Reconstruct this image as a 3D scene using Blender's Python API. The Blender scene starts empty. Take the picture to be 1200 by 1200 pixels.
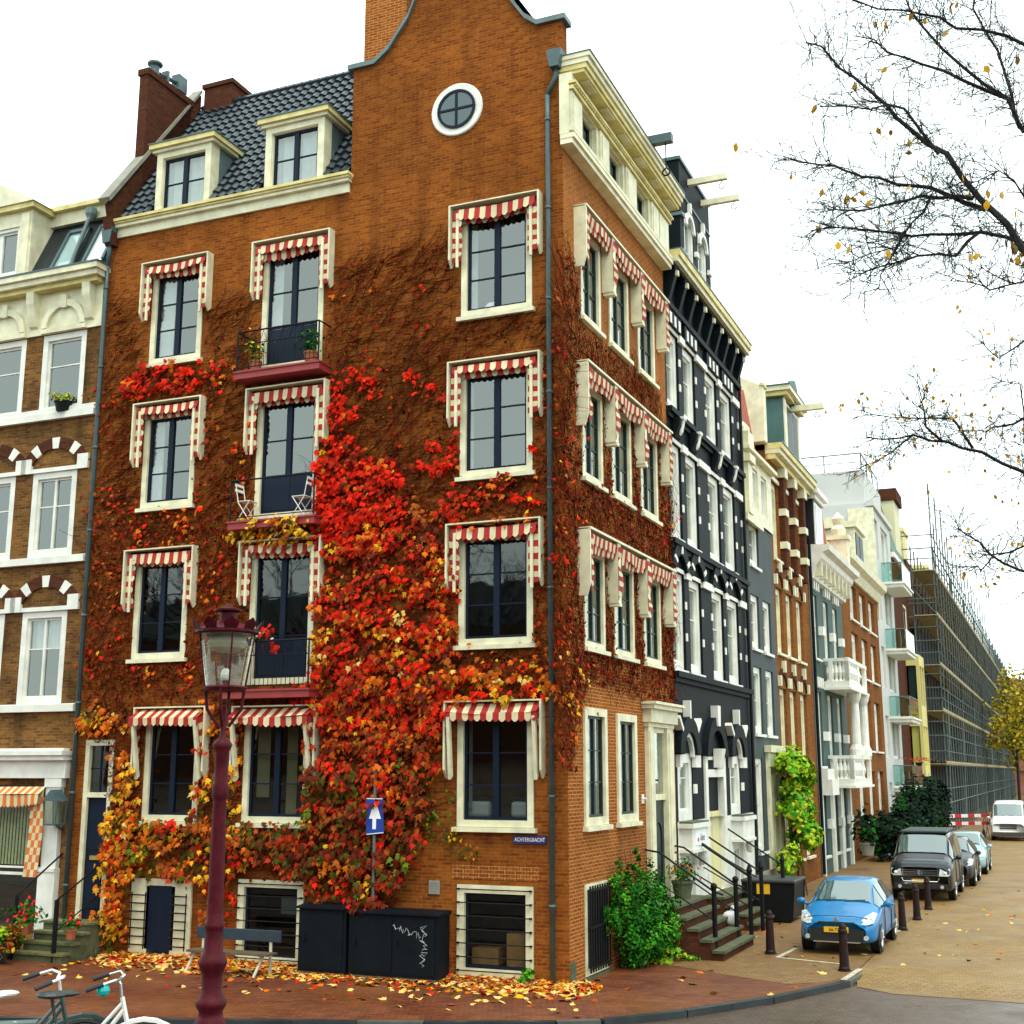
import bpy, math, random
import numpy as np
from math import sin, cos, pi, radians as R
from mathutils import Vector, Matrix
SC = bpy.context.scene
COL = SC.collection
rnd = random.Random(7)
# ---------------------------------------------------------------- camera
cam_d = bpy.data.cameras.new('camera'); cam = bpy.data.objects.new('camera', cam_d); COL.objects.link(cam)
cam_d.sensor_width = 36; cam_d.lens = 44.7; cam_d.clip_end = 2000
cam.location = (0, 0, 3.9); cam.rotation_euler = (R(90 + 11.53), 0, 0)
SC.camera = cam
SC.render.resolution_x = SC.render.resolution_y = 1024
# ---------------------------------------------------------------- sky: bright overcast
W = bpy.data.worlds.new('World'); SC.world = W; W.use_nodes = True
nt = W.node_tree; bg = nt.nodes['Background']
sky = nt.nodes.new('ShaderNodeTexSky'); sky.sky_type = 'NISHITA'; sky.sun_disc = False
sky.sun_elevation = R(62); sky.sun_rotation = R(165); sky.dust_density = 3.0
mx = nt.nodes.new('ShaderNodeMix'); mx.data_type = 'RGBA'; mx.inputs[0].default_value = 0.86
mx.inputs[7].default_value = (9.6, 11.0, 10.7, 1)
nt.links.new(sky.outputs[0], mx.inputs[6]); nt.links.new(mx.outputs[2], bg.inputs[0])
bg.inputs[1].default_value = 0.15
sun_d = bpy.data.lights.new('sun', 'SUN'); sun = bpy.data.objects.new('sun', sun_d); COL.objects.link(sun)
sun_d.energy = 1.4; sun_d.angle = R(14); sun_d.color = (1.0, 0.9, 0.72)
sun.rotation_euler = (R(28), 0, R(15))
# ---------------------------------------------------------------- exposure
SC.view_settings.view_transform = 'Standard'; SC.view_settings.look = 'None'
SC.view_settings.exposure = 0.5; SC.view_settings.gamma = 1
SC.cycles.max_bounces = 6; SC.cycles.transparent_max_bounces = 12
# ---------------------------------------------------------------- frames of the two street fronts
CORNER = Vector((1.07, 24.72, 0)); AZ = R(23)
S_ = Vector((sin(AZ), cos(AZ), 0)); OUT = Vector((cos(AZ), -sin(AZ), 0))
ROT_A, ROT_B = R(-23), R(67)
def al(x, y, z=0): return CORNER + OUT*x + S_*y + Vector((0, 0, z))     # corner-house frame -> world
def wpt(out, s, z=0): return CORNER + OUT*out + S_*s + Vector((0, 0, z))      # metres out from / along the right-hand street front
# ---------------------------------------------------------------- helpers
class MB:
    def __init__(s, xf=None): s.v = []; s.f = []; s.m = []; s.cur = 0; s.xf = xf
    def add(s, vs, fs, m=None):
        o = len(s.v); s.v += [tuple(p) for p in vs]; mm = s.cur if m is None else m
        for f in fs: s.f.append(tuple(i+o for i in f)); s.m.append(mm)
    def quad(s, a, b, c, d, m=None): s.add((a, b, c, d), ((0, 1, 2, 3),), m)
    def poly(s, pts, m=None): s.add(pts, (tuple(range(len(pts))),), m)
    def box(s, x0, x1, y0, y1, z0, z1, m=None):
        s.add([(x0,y0,z0),(x1,y0,z0),(x1,y1,z0),(x0,y1,z0),(x0,y0,z1),(x1,y0,z1),(x1,y1,z1),(x0,y1,z1)],
              [(0,3,2,1),(4,5,6,7),(0,1,5,4),(1,2,6,5),(2,3,7,6),(3,0,4,7)], m)
    def prism(s, pts, y0, y1, m=None, ax='y'):      # polygon (x,z) pushed along y; ax='x': polygon (y,z) pushed along x; 'z': (x,y) along z
        n = len(pts)
        if ax == 'y': a = [(p[0], y0, p[1]) for p in pts]; b = [(p[0], y1, p[1]) for p in pts]
        elif ax == 'x': a = [(y0, p[0], p[1]) for p in pts]; b = [(y1, p[0], p[1]) for p in pts]
        else: a = [(p[0], p[1], y0) for p in pts]; b = [(p[0], p[1], y1) for p in pts]
        s.add(a+b, [tuple(range(n)), tuple(range(2*n-1, n-1, -1))] + [(i, (i+1) % n, n+(i+1) % n, n+i) for i in range(n)], m)
    def tube(s, pts, r, n=6, m=None, cap=True):
        pts = [Vector(p) for p in pts]; k = len(pts)
        rs = r if isinstance(r, (list, tuple)) else [r]*k
        vs = []; up = Vector((0, 0, 1)); prev = None
        for i, p in enumerate(pts):
            t = (pts[min(i+1, k-1)]-pts[max(i-1, 0)])
            if t.length < 1e-6: t = Vector((0, 0, 1))
            t.normalize()
            a = t.cross(up) if abs(t.z) < .95 else t.cross(Vector((1, 0, 0)))
            if prev is not None:
                a = prev - t*prev.dot(t)
                if a.length < 1e-4: a = t.cross(up)
            a.normalize(); prev = a; b = t.cross(a)
            for j in range(n):
                th = 2*pi*j/n; vs.append(p+(a*cos(th)+b*sin(th))*rs[i])
        fs = [(i*n+j, i*n+(j+1) % n, (i+1)*n+(j+1) % n, (i+1)*n+j) for i in range(k-1) for j in range(n)]
        if cap: fs += [tuple(range(n-1, -1, -1)), tuple(range((k-1)*n, k*n))]
        s.add(vs, fs, m)
    def lathe(s, prof, c=(0, 0, 0), n=16, m=None, ax='z'):
        vs = []
        for r, z in prof:
            for j in range(n):
                th = 2*pi*j/n; q = (r*cos(th), r*sin(th), z)
                if ax == 'x': q = (z, r*cos(th), r*sin(th))
                if ax == 'y': q = (r*cos(th), z, r*sin(th))
                vs.append((c[0]+q[0], c[1]+q[1], c[2]+q[2]))
        k = len(prof)
        s.add(vs, [(i*n+j, i*n+(j+1) % n, (i+1)*n+(j+1) % n, (i+1)*n+j) for i in range(k-1) for j in range(n)] +
              [tuple(range(n-1, -1, -1)), tuple(range((k-1)*n, k*n))], m)
    def ball(s, c, rx, ry=None, rz=None, n=10, k=6, m=None):
        ry = rx if ry is None else ry; rz = rx if rz is None else rz
        vs = [(c[0]+rx*sin(pi*i/k)*cos(2*pi*j/n), c[1]+ry*sin(pi*i/k)*sin(2*pi*j/n), c[2]+rz*cos(pi*i/k)) for i in range(k+1) for j in range(n)]
        s.add(vs, [(i*n+j, i*n+(j+1) % n, (i+1)*n+(j+1) % n, (i+1)*n+j) for i in range(k) for j in range(n)], m)
    def arch(s, cx, cz, r0, r1, y0, y1, a0=0, a1=pi, n=12, m=None, sz=1.0, alt=None):   # ring segment in the x-z plane
        for i in range(n):
            t0 = a0+(a1-a0)*i/n; t1 = a0+(a1-a0)*(i+1)/n
            q = [(cx+r*cos(t), cz+r*sin(t)*sz) for r, t in ((r0, t0), (r1, t0), (r1, t1), (r0, t1))]
            s.prism(q, y0, y1, m if alt is None else alt[i % len(alt)])
    def wall(s, x0, x1, z0, z1, holes, y=0, rev=.14, m=None, rm=None):
        xs = sorted({x0, x1, *[h[0] for h in holes], *[h[1] for h in holes]}); xs = [x for x in xs if x0 <= x <= x1]
        zs = sorted({z0, z1, *[h[2] for h in holes], *[h[3] for h in holes]}); zs = [z for z in zs if z0 <= z <= z1]
        for i in range(len(xs)-1):
            for j in range(len(zs)-1):
                cx = (xs[i]+xs[i+1])/2; cz = (zs[j]+zs[j+1])/2
                if any(h[0] < cx < h[1] and h[2] < cz < h[3] for h in holes): continue
                s.quad((xs[i], y, zs[j]), (xs[i+1], y, zs[j]), (xs[i+1], y, zs[j+1]), (xs[i], y, zs[j+1]), m)
        for a, b, c, d in holes:
            for q in (((a, y, c), (a, y+rev, c), (a, y+rev, d), (a, y, d)), ((b, y, c), (b, y, d), (b, y+rev, d), (b, y+rev, c)),
                      ((a, y, d), (b, y, d), (b, y+rev, d), (a, y+rev, d)), ((a, y, c), (a, y+rev, c), (b, y+rev, c), (b, y, c))): s.quad(*q, rm if rm is not None else m)
    def build(s, name, mats, parent=None, smooth=False, bevel=0):
        vs = s.v if s.xf is None else [s.xf(*p) for p in s.v]
        me = bpy.data.meshes.new(name); me.from_pydata(vs, [], s.f)
        if not isinstance(mats, (list, tuple)): mats = [mats]
        for m in mats: me.materials.append(m)
        me.polygons.foreach_set('material_index', [min(i, len(mats)-1) for i in s.m])
        if smooth: me.polygons.foreach_set('use_smooth', [True]*len(me.polygons))
        me.update()
        o = bpy.data.objects.new(name, me); COL.objects.link(o)
        if parent is not None: o.parent = parent
        if bevel:
            b = o.modifiers.new('bevel', 'BEVEL'); b.width = bevel; b.segments = 2; b.limit_method = 'ANGLE'
        return o
def tag(o, label=None, cat=None, group=None, kind=None):
    for k, v in (('label', label), ('category', cat), ('group', group), ('kind', kind)):
        if v: o[k] = v
    return o
def thing(name, label, cat, loc=(0, 0, 0), rz=0, group=None):
    o = bpy.data.objects.new(name, None); COL.objects.link(o); o.location = loc; o.rotation_euler = (0, 0, rz); o.empty_display_size = .3
    return tag(o, label, cat, group)
def kids(o): return [c for c in bpy.data.objects if c.parent == o]
def copy_tree(o, parent=None):
    c = o.copy(); COL.objects.link(c)
    if parent is not None: c.parent = parent
    for k in kids(o): copy_tree(k, c)
    return c
XB = lambda x, y, z: (-y, x, z)          # side front of the corner house, in the frame of its main front
# ---------------------------------------------------------------- materials
def mat(name, col, rough=.6, metal=0, spec=.5, noise=0, nscale=3, bump=0, bscale=40, col2=None, coat=0, detail=4):
    m = bpy.data.materials.new(name); m.use_nodes = True; t = m.node_tree; b = t.nodes['Principled BSDF']
    b.inputs['Base Color'].default_value = (*col, 1); b.inputs['Roughness'].default_value = rough
    b.inputs['Metallic'].default_value = metal; b.inputs['Specular IOR Level'].default_value = spec; b.inputs['Coat Weight'].default_value = coat
    tc = t.nodes.new('ShaderNodeTexCoord')
    if noise or col2:
        n = t.nodes.new('ShaderNodeTexNoise'); n.inputs['Scale'].default_value = nscale; n.inputs['Detail'].default_value = detail
        t.links.new(tc.outputs['Object'], n.inputs['Vector'])
        r = t.nodes.new('ShaderNodeValToRGB'); r.color_ramp.elements[0].position = .3; r.color_ramp.elements[1].position = .7
        c2 = col2 or tuple(c*(1-noise) for c in col)
        r.color_ramp.elements[0].color = (*c2, 1); r.color_ramp.elements[1].color = (*col, 1)
        t.links.new(n.outputs['Fac'], r.inputs[0]); t.links.new(r.outputs[0], b.inputs['Base Color'])
    if bump:
        n2 = t.nodes.new('ShaderNodeTexNoise'); n2.inputs['Scale'].default_value = bscale; t.links.new(tc.outputs['Object'], n2.inputs['Vector'])
        bp = t.nodes.new('ShaderNodeBump'); bp.inputs['Strength'].default_value = bump; bp.inputs['Distance'].default_value = .02
        t.links.new(n2.outputs['Fac'], bp.inputs['Height']); t.links.new(bp.outputs[0], b.inputs['Normal'])
    return m
def brick(name, c1, c2, mortar, bw=.22, bh=.068, stain=.35, stain_col=(.06, .03, .015), sscale=.35, ground=False, rough=.85, msize=.009, wet=0):
    m = bpy.data.materials.new(name); m.use_nodes = True; t = m.node_tree; b = t.nodes['Principled BSDF']; L = t.links.new
    tc = t.nodes.new('ShaderNodeTexCoord'); sp = t.nodes.new('ShaderNodeSeparateXYZ'); L(tc.outputs['Object'], sp.inputs[0])
    cb = t.nodes.new('ShaderNodeCombineXYZ')
    if ground: L(sp.outputs[0], cb.inputs[0]); L(sp.outputs[1], cb.inputs[1])
    else:
        ad = t.nodes.new('ShaderNodeMath'); ad.operation = 'ADD'; L(sp.outputs[0], ad.inputs[0]); L(sp.outputs[1], ad.inputs[1])
        L(ad.outputs[0], cb.inputs[0]); L(sp.outputs[2], cb.inputs[1])
    br = t.nodes.new('ShaderNodeTexBrick'); L(cb.outputs[0], br.inputs['Vector'])
    br.inputs['Scale'].default_value = 1; br.inputs['Brick Width'].default_value = bw; br.inputs['Row Height'].default_value = bh
    br.inputs['Mortar Size'].default_value = msize; br.inputs['Mortar Smooth'].default_value = .3
    br.inputs['Color1'].default_value = (*c1, 1); br.inputs['Color2'].default_value = (*c2, 1); br.inputs['Mortar'].default_value = (*mortar, 1)
    n = t.nodes.new('ShaderNodeTexNoise'); n.inputs['Scale'].default_value = sscale; n.inputs['Detail'].default_value = 8; n.inputs['Roughness'].default_value = .65
    L(tc.outputs['Object'], n.inputs['Vector'])
    r = t.nodes.new('ShaderNodeValToRGB'); r.color_ramp.elements[0].position = .42; r.color_ramp.elements[1].position = .68
    r.color_ramp.elements[0].color = (0, 0, 0, 1); r.color_ramp.elements[1].color = (stain, stain, stain, 1); L(n.outputs['Fac'], r.inputs[0])
    fac = r.outputs[0]
    if not ground:      # rain streaks: stretched downwards
        mp = t.nodes.new('ShaderNodeMapping'); mp.inputs['Scale'].default_value = (1.6, 1.6, .16); L(tc.outputs['Object'], mp.inputs[0])
        ns = t.nodes.new('ShaderNodeTexNoise'); ns.inputs['Scale'].default_value = 1; ns.inputs['Detail'].default_value = 6; ns.inputs['Roughness'].default_value = .6; L(mp.outputs[0], ns.inputs['Vector'])
        rs = t.nodes.new('ShaderNodeMapRange'); rs.inputs[1].default_value = .5; rs.inputs[2].default_value = .75; rs.inputs[3].default_value = 0; rs.inputs[4].default_value = stain*.9; L(ns.outputs['Fac'], rs.inputs[0])
        am = t.nodes.new('ShaderNodeMath'); am.operation = 'ADD'; am.use_clamp = True; L(r.outputs[0], am.inputs[0]); L(rs.outputs[0], am.inputs[1]); fac = am.outputs[0]
    mix = t.nodes.new('ShaderNodeMix'); mix.data_type = 'RGBA'; L(fac, mix.inputs[0]); L(br.outputs['Color'], mix.inputs[6]); mix.inputs[7].default_value = (*stain_col, 1)
    n3 = t.nodes.new('ShaderNodeTexNoise'); n3.inputs['Scale'].default_value = 14; n3.inputs['Detail'].default_value = 3; L(tc.outputs['Object'], n3.inputs['Vector'])
    mr = t.nodes.new('ShaderNodeMapRange'); mr.inputs[3].default_value = .55; mr.inputs[4].default_value = 1.4; L(n3.outputs['Fac'], mr.inputs[0])
    mu = t.nodes.new('ShaderNodeMix'); mu.data_type = 'RGBA'; mu.blend_type = 'MULTIPLY'; mu.inputs[0].default_value = 1; L(mix.outputs[2], mu.inputs[6])
    L(mr.outputs[0], mu.inputs[7]); L(mu.outputs[2], b.inputs['Base Color'])
    b.inputs['Roughness'].default_value = rough; b.inputs['Specular IOR Level'].default_value = .35 if wet else .04
    if wet:
        nw = t.nodes.new('ShaderNodeTexNoise'); nw.inputs['Scale'].default_value = .7; nw.inputs['Detail'].default_value = 5; L(tc.outputs['Object'], nw.inputs['Vector'])
        rw = t.nodes.new('ShaderNodeMapRange'); rw.inputs[1].default_value = .35; rw.inputs[2].default_value = .65; rw.inputs[3].default_value = rough-wet; rw.inputs[4].default_value = rough; L(nw.outputs['Fac'], rw.inputs[0]); L(rw.outputs[0], b.inputs['Roughness'])
    bp = t.nodes.new('ShaderNodeBump'); bp.inputs['Strength'].default_value = .5; bp.inputs['Distance'].default_value = .01; bp.invert = True
    L(br.outputs['Fac'], bp.inputs['Height']); L(bp.outputs[0], b.inputs['Normal'])
    return m
def glassmat(name, tint=(.75, .8, .8), refl=.165):
    m = bpy.data.materials.new(name); m.use_nodes = True; t = m.node_tree; L = t.links.new
    for n in list(t.nodes):
        if n.type == 'BSDF_PRINCIPLED': t.nodes.remove(n)
    out = [n for n in t.nodes if n.type == 'OUTPUT_MATERIAL'][0]
    tr = t.nodes.new('ShaderNodeBsdfTransparent'); tr.inputs[0].default_value = (*tint, 1)
    gl = t.nodes.new('ShaderNodeBsdfGlossy'); gl.inputs['Roughness'].default_value = .02; gl.inputs[0].default_value = (.95, 1, .96, 1)
    lw = t.nodes.new('ShaderNodeLayerWeight'); lw.inputs[0].default_value = .5
    pw = t.nodes.new('ShaderNodeMath'); pw.operation = 'POWER'; pw.inputs[1].default_value = 4.0; L(lw.outputs['Facing'], pw.inputs[0])
    ad = t.nodes.new('ShaderNodeMath'); ad.operation = 'MULTIPLY_ADD'; ad.inputs[1].default_value = .85; ad.inputs[2].default_value = refl; ad.use_clamp = True; L(pw.outputs[0], ad.inputs[0])
    mx = t.nodes.new('ShaderNodeMixShader'); L(ad.outputs[0], mx.inputs[0]); L(tr.outputs[0], mx.inputs[1]); L(gl.outputs[0], mx.inputs[2]); L(mx.outputs[0], out.inputs[0])
    tc = t.nodes.new('ShaderNodeTexCoord'); nz = t.nodes.new('ShaderNodeTexNoise'); nz.inputs['Scale'].default_value = 1.3; L(tc.outputs['Object'], nz.inputs['Vector'])
    bp = t.nodes.new('ShaderNodeBump'); bp.inputs['Strength'].default_value = .025; bp.inputs['Distance'].default_value = .1; L(nz.outputs['Fac'], bp.inputs['Height']); L(bp.outputs[0], gl.inputs['Normal'])
    return m
def leafmat(name, c):
    m = mat(name, c, rough=.7, spec=.06, noise=.35, nscale=6)
    b = m.node_tree.nodes['Principled BSDF']
    b.inputs['Transmission Weight'].default_value = 0
    return m
M = dict(
 white=mat('cream paint', (.78, .75, .52), .5, noise=.3, nscale=3.2, detail=8), pure=mat('white paint', (.8, .81, .74), .45, noise=.22, nscale=2.6, detail=8),
 ochre=mat('weathered cream paint', (.74, .66, .3), .6, col2=(.5, .42, .14), nscale=3),
 blue=mat('dark blue joinery', (.005, .011, .026), .5, spec=.15), green=mat('dark green joinery', (.007, .02, .019), .45, spec=.3),
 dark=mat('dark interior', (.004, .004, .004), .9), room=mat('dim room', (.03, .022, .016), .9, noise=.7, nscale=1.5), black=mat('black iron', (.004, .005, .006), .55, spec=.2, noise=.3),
 brickA=brick('orange brick', (.325, .096, .015), (.165, .04, .009), (.28, .105, .025), stain=.6, stain_col=(.085, .024, .006), msize=.011),
 brickB=brick('orange brick side', (.345, .102, .018), (.225, .055, .011), (.46, .23, .08), stain=.35, stain_col=(.1, .035, .015), msize=.011),
 brickD=brick('dark red brick', (.105, .034, .018), (.07, .022, .013), (.06, .03, .02)),
 brickL=brick('yellow brown brick', (.28, .125, .03), (.12, .05, .018), (.2, .13, .06), stain=.7, stain_col=(.03, .02, .012), sscale=.6),
 zinc=mat('blue grey zinc', (.06, .11, .12), .45, noise=.35, nscale=4), lead=mat('grey lead', (.12, .17, .17), .5, noise=.3),
 tile=mat('blue black glazed tile', (.016, .03, .04), .3, spec=.6, noise=.45, nscale=9), slate=mat('dark slate', (.01, .016, .018), .55, spec=.3, noise=.5, nscale=12),
 red=mat('red stripe cloth', (.4, .012, .01), .8, noise=.3), cloth=mat('cream cloth', (.74, .62, .38), .8, noise=.25), orange=mat('orange stripe cloth', (.62, .16, .02), .8),
 redsill=mat('red painted ledge', (.33, .03, .03), .55, noise=.3), stone=mat('grey stone', (.28, .27, .22), .7, noise=.3, bump=.3), moss=mat('mossy stone', (.1, .11, .06), .8, col2=(.045, .06, .02), nscale=5),
 glass=glassmat('window glass'), glassd=glassmat('dark window glass', (.42, .46, .46), .08), curtain=mat('net curtain', (.62, .66, .64), .9, noise=.15, nscale=5), curtp=mat('ochre curtain', (.55, .5, .3), .9),
 lamp=mat('wine red enamel', (.085, .005, .012), .5, spec=.15, noise=.5, nscale=9, bump=.3, bscale=60), yellow=mat('yellow plate', (.75, .42, .01), .45),
 bluesign=mat('blue enamel', (.012, .05, .32), .35), navy=mat('navy enamel', (.02, .02, .12), .35), signw=mat('sign white', (.85, .86, .88), .4), ink=mat('dark ink', (.02, .02, .03), .6),
)
MS = [M['white'], M['blue'], M['room'], M['green'], M['pure']]
def window(parent, x0, x1, z0, z1, xf=None, cols=2, rows=3, cas=.12, cm=0, sm=1, proud=.03, mull=.12, cur=None, sill=True, rec=0, deep=.9, glass='glass', split=None, barw=.028, name='window', sash=.055, silld=.12, cmat=None):
    b = MB(xf); e = .003; y0 = rec-proud; y1 = rec+.1
    X0, X1, Z0, Z1 = x0+e, x1-e, z0+e, z1-e
    b.cur = cm
    b.box(X0, X0+cas, y0, y1, Z0, Z1); b.box(X1-cas, X1, y0, y1, Z0, Z1); b.box(X0+cas, X1-cas, y0, y1, Z1-cas, Z1); b.box(X0+cas, X1-cas, y0, y1, Z0, Z0+cas)
    b.cur = sm; a, c, d, f = X0+cas, X1-cas, Z0+cas, Z1-cas; ya, yb = rec+.035, rec+.095; w = sash
    b.box(a, a+w, ya, yb, d, f); b.box(c-w, c, ya, yb, d, f); b.box(a+w, c-w, ya, yb, d, d+w); b.box(a+w, c-w, ya, yb, f-w, f)
    ws = (c-a-2*w)/cols
    for i in range(1, cols):
        x = a+w+ws*i; hw = mull/2 if cols == 2 else barw/2; b.box(x-hw, x+hw, ya-.01, yb, d+w, f-w)
    hs = [ (f-d-2*w)*i/rows for i in range(1, rows)] if split is None else [(f-d-2*w)*t for t in split]
    for h in hs:
        for i in range(cols): b.box(a+w+ws*i+(mull/2 if i else 0), a+w+ws*(i+1)-(mull/2 if i < cols-1 else 0), ya+.012, yb-.01, d+w+h-barw/2, d+w+h+barw/2)
    b.cur = 2; yr = rec+.13
    b.quad((X0, yr, Z0), (X0, yr+deep, Z0), (X0, yr+deep, Z1), (X0, yr, Z1)); b.quad((X1, yr, Z0), (X1, yr, Z1), (X1, yr+deep, Z1), (X1, yr+deep, Z0))
    b.quad((X0, yr, Z0), (X1, yr, Z0), (X1, yr+deep, Z0), (X0, yr+deep, Z0)); b.quad((X0, yr, Z1), (X0, yr+deep, Z1), (X1, yr+deep, Z1), (X1, yr, Z1)); b.quad((X0, yr+deep, Z0), (X1, yr+deep, Z0), (X1, yr+deep, Z1), (X0, yr+deep, Z1))
    o = b.build(name, cmat or MS, parent)
    p = MB(xf); p.quad((a+w*.5, rec+.07, d+w*.5), (c-w*.5, rec+.07, d+w*.5), (c-w*.5, rec+.07, f-w*.5), (a+w*.5, rec+.07, f-w*.5)); p.build('pane', M[glass], o)
    if sill:
        s = MB(xf); s.box(x0-.07, x1+.07, -silld, .02, z0-.09, z0-.004); s.build('sill', M['white'] if cm == 0 else M['pure'], o)
    if cur:
        for (u0, u1, v0, v1, k) in cur:
            q = MB(xf); n = 14; xa = a+(c-a)*u0; xb = a+(c-a)*u1; za = d+(f-d)*v0; zb = d+(f-d)*v1
            for i in range(n):
                t0, t1 = i/n, (i+1)/n
                q.quad((xa+(xb-xa)*t0, rec+.2+.03*sin(i*2.1), za), (xa+(xb-xa)*t1, rec+.2+.03*sin((i+1)*2.1), za), (xa+(xb-xa)*t1, rec+.2+.03*sin((i+1)*2.1), zb), (xa+(xb-xa)*t0, rec+.2+.03*sin(i*2.1), zb))
            q.build('curtain', M[k], o)
    return o
def text(name, body, size, parent, loc, rot, m, sx=1.0, ext=.003):
    c = bpy.data.curves.new(name, 'FONT'); c.body = body; c.size = size; c.extrude = ext; c.align_x = 'CENTER'; c.align_y = 'CENTER'
    t = bpy.data.objects.new(name, c); COL.objects.link(t); bpy.context.view_layer.update()
    me = bpy.data.meshes.new_from_object(t.evaluated_get(bpy.context.evaluated_depsgraph_get())); bpy.data.objects.remove(t)
    me.materials.clear(); me.materials.append(m)
    o = bpy.data.objects.new(name, me); COL.objects.link(o); o.parent = parent; o.location = loc; o.rotation_euler = rot; o.scale = (sx, 1, 1)
    return o
# ================================================================ corner house
M['glassc'] = glassmat('cellar glass', (.6, .6, .58), .03)
CH = thing('corner_house', 'tall orange brick corner house with striped awnings, a stepped gable and a tiled roof', 'house', CORNER, ROT_A)
C1, C2, C3 = (-10.5, -9.03), (-7.36, -5.74), (-2.33, -.70)
hol = []; fw = []
for r, (z0, z1) in enumerate(((13.32, 15.62), (9.84, 12.1), (6.37, 8.63), (2.84, 5.06))):
    for c, X in enumerate((C1, C2, C3)):
        if c == 0 and r == 3: X = (-9.96, -8.5)
        zz = z0
        if c == 1: zz = (12.76, 9.33, 5.72, 2.84)[r]
        hol.append((X[0], X[1], zz, z1)); fw.append((c, r, X[0], X[1], zz, z1))
hol += [(-10.1, -8.52, .03, 1.64), (-7.35, -5.75, .03, 1.7), (-2.3, -.71, .07, 1.76), (-11.62, -10.82, .72, 4.6)]
b = MB(); b.wall(-11.9, 0, -.3, 17.0, hol)
b.poly([(-5.13,0,17),(0,0,17),(0,0,19.75),(-.56,0,19.75),(-1.16,0,20.45),(-1.9,0,22.2),(-2.56,0,23.2),(-3.1,0,22.2),(-3.7,0,20.7),(-4.56,0,19.75),(-5.13,0,19.75)])
b.poly([(-5.13,.3,17),(0,.3,17),(0,.3,19.75),(-.56,.3,19.75),(-1.16,.3,20.45),(-1.9,.3,22.2),(-2.56,.3,23.2),(-3.1,.3,22.2),(-3.7,.3,20.7),(-4.56,.3,19.75),(-5.13,.3,19.75)])
b.quad((0,0,17),(0,.3,17),(0,.3,19.75),(0,0,19.75)); b.quad((-5.13,0,17),(-5.13,.3,17),(-5.13,.3,19.75),(-5.13,0,19.75))
# soldier course over the cellar window and rear / party walls
b.quad((-11.9,0,-.3),(-11.9,9,-.3),(-11.9,9,17),(-11.9,0,17)); b.quad((-11.9,9,-.3),(-5,9,-.3),(-5,9,17),(-11.9,9,17))
b.build('front_wall', M['brickA'], CH)
b = MB()
for i in range(27): b.box(-2.42+i*.068, -2.42+i*.068+.058, -.012, .05, 1.86, 2.12)
b.build('brick_lintel', M['brickB'], CH)
b = MB(); b.tube([(-5.2,-.03,19.72),(-4.56,-.03,19.78),(-3.7,-.03,20.73),(-3.1,-.03,22.23),(-2.56,-.03,23.25)], .001)
gp = [(-5.25,19.75),(-4.56,19.75),(-4.2,20.02),(-3.7,20.7),(-3.1,22.2),(-2.56,23.2),(-1.9,22.2),(-1.35,20.85),(-1.16,20.45),(-.85,19.98),(-.56,19.75),(.1,19.75)]
b = MB()
for (x0, z0), (x1, z1) in zip(gp[:-1], gp[1:]): b.prism([(x0, z0+.003), (x1, z1+.003), (x1, z1+.12), (x0, z0+.12)], -.09, .34)
b.build('gable_coping', M['lead'], CH)
# side wall (in the other street)
SW = [(.95, 2.25), (2.85, 4.28), (5.0, 6.4)]
sh = []
for z0, z1 in ((13.36, 15.42), (9.87, 11.95), (6.36, 8.42)): sh += [(a, c, z0, z1) for a, c in SW]
sh += [(.85, 2.22, 2.84, 5.16), (2.9, 4.26, 2.84, 5.12), (.83, 2.18, .05, 1.76), (4.95, 6.95, .95, 5.3)]
b = MB(XB); b.wall(0, 7.4, -.3, 17.0, sh); b.quad((7.4, 0, -.3), (7.4, 9, -.3), (7.4, 9, 19), (7.4, 0, 19)); b.build('side_wall', M['brickB'], CH)
# windows
ckinds = {(0,0): [(.0,.33,0,1,'curtain')], (1,0): [(0,.22,0,1,'curtain')], (2,0): [(0,.12,0,1,'curtain')], (0,1): [(.0,.25,0,1,'curtain'),(.85,1,0,1,'curtain')], (1,3): [(.05,.3,.2,1,'curtp'),(.6,.8,.0,1,'curtp')],
          (2,3): [(.02,.07,.1,1,'curtain')], (0,3): [(.35,.4,0,1,'curtain')], (2,1): [(0,.06,0,1,'curtain')]}
for c, r, x0, x1, z0, z1 in fw:
    w = window(CH, x0, x1, z0, z1, cols=2, rows=3, mull=.13, cas=.13, cur=ckinds.get((c, r)), glass='glass' if r < 2 else 'glassd', sill=(c != 1 or r == 3))
    if c == 1 and r < 3:
        p = MB(); h = .34*(z1-z0)
        p.box(x0+.2, (x0+x1)/2-.07, .03, .09, z0+.2, z0+h); p.box((x0+x1)/2+.07, x1-.2, .03, .09, z0+.2, z0+h); p.build('door_panel', M['blue'], w)
for z0, z1 in ((13.36, 15.42), (9.87, 11.95), (6.36, 8.42)):
    for a, c in SW: window(CH, a, c, z0, z1, XB, cols=2, rows=3, mull=.09, sm=3, cas=.13, cur=[(.55,1,0,1,'curtp'),(0,.3,0,1,'curtain')], deep=.7)
for a, c, z1 in ((.85, 2.22, 5.16), (2.9, 4.26, 5.12)): window(CH, a, c, 2.84, z1, XB, cols=2, rows=3, mull=.09, sm=3, cas=.16, cur=[(.1,.9,0,1,'curtain')], rec=-.02, deep=.7)
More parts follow.
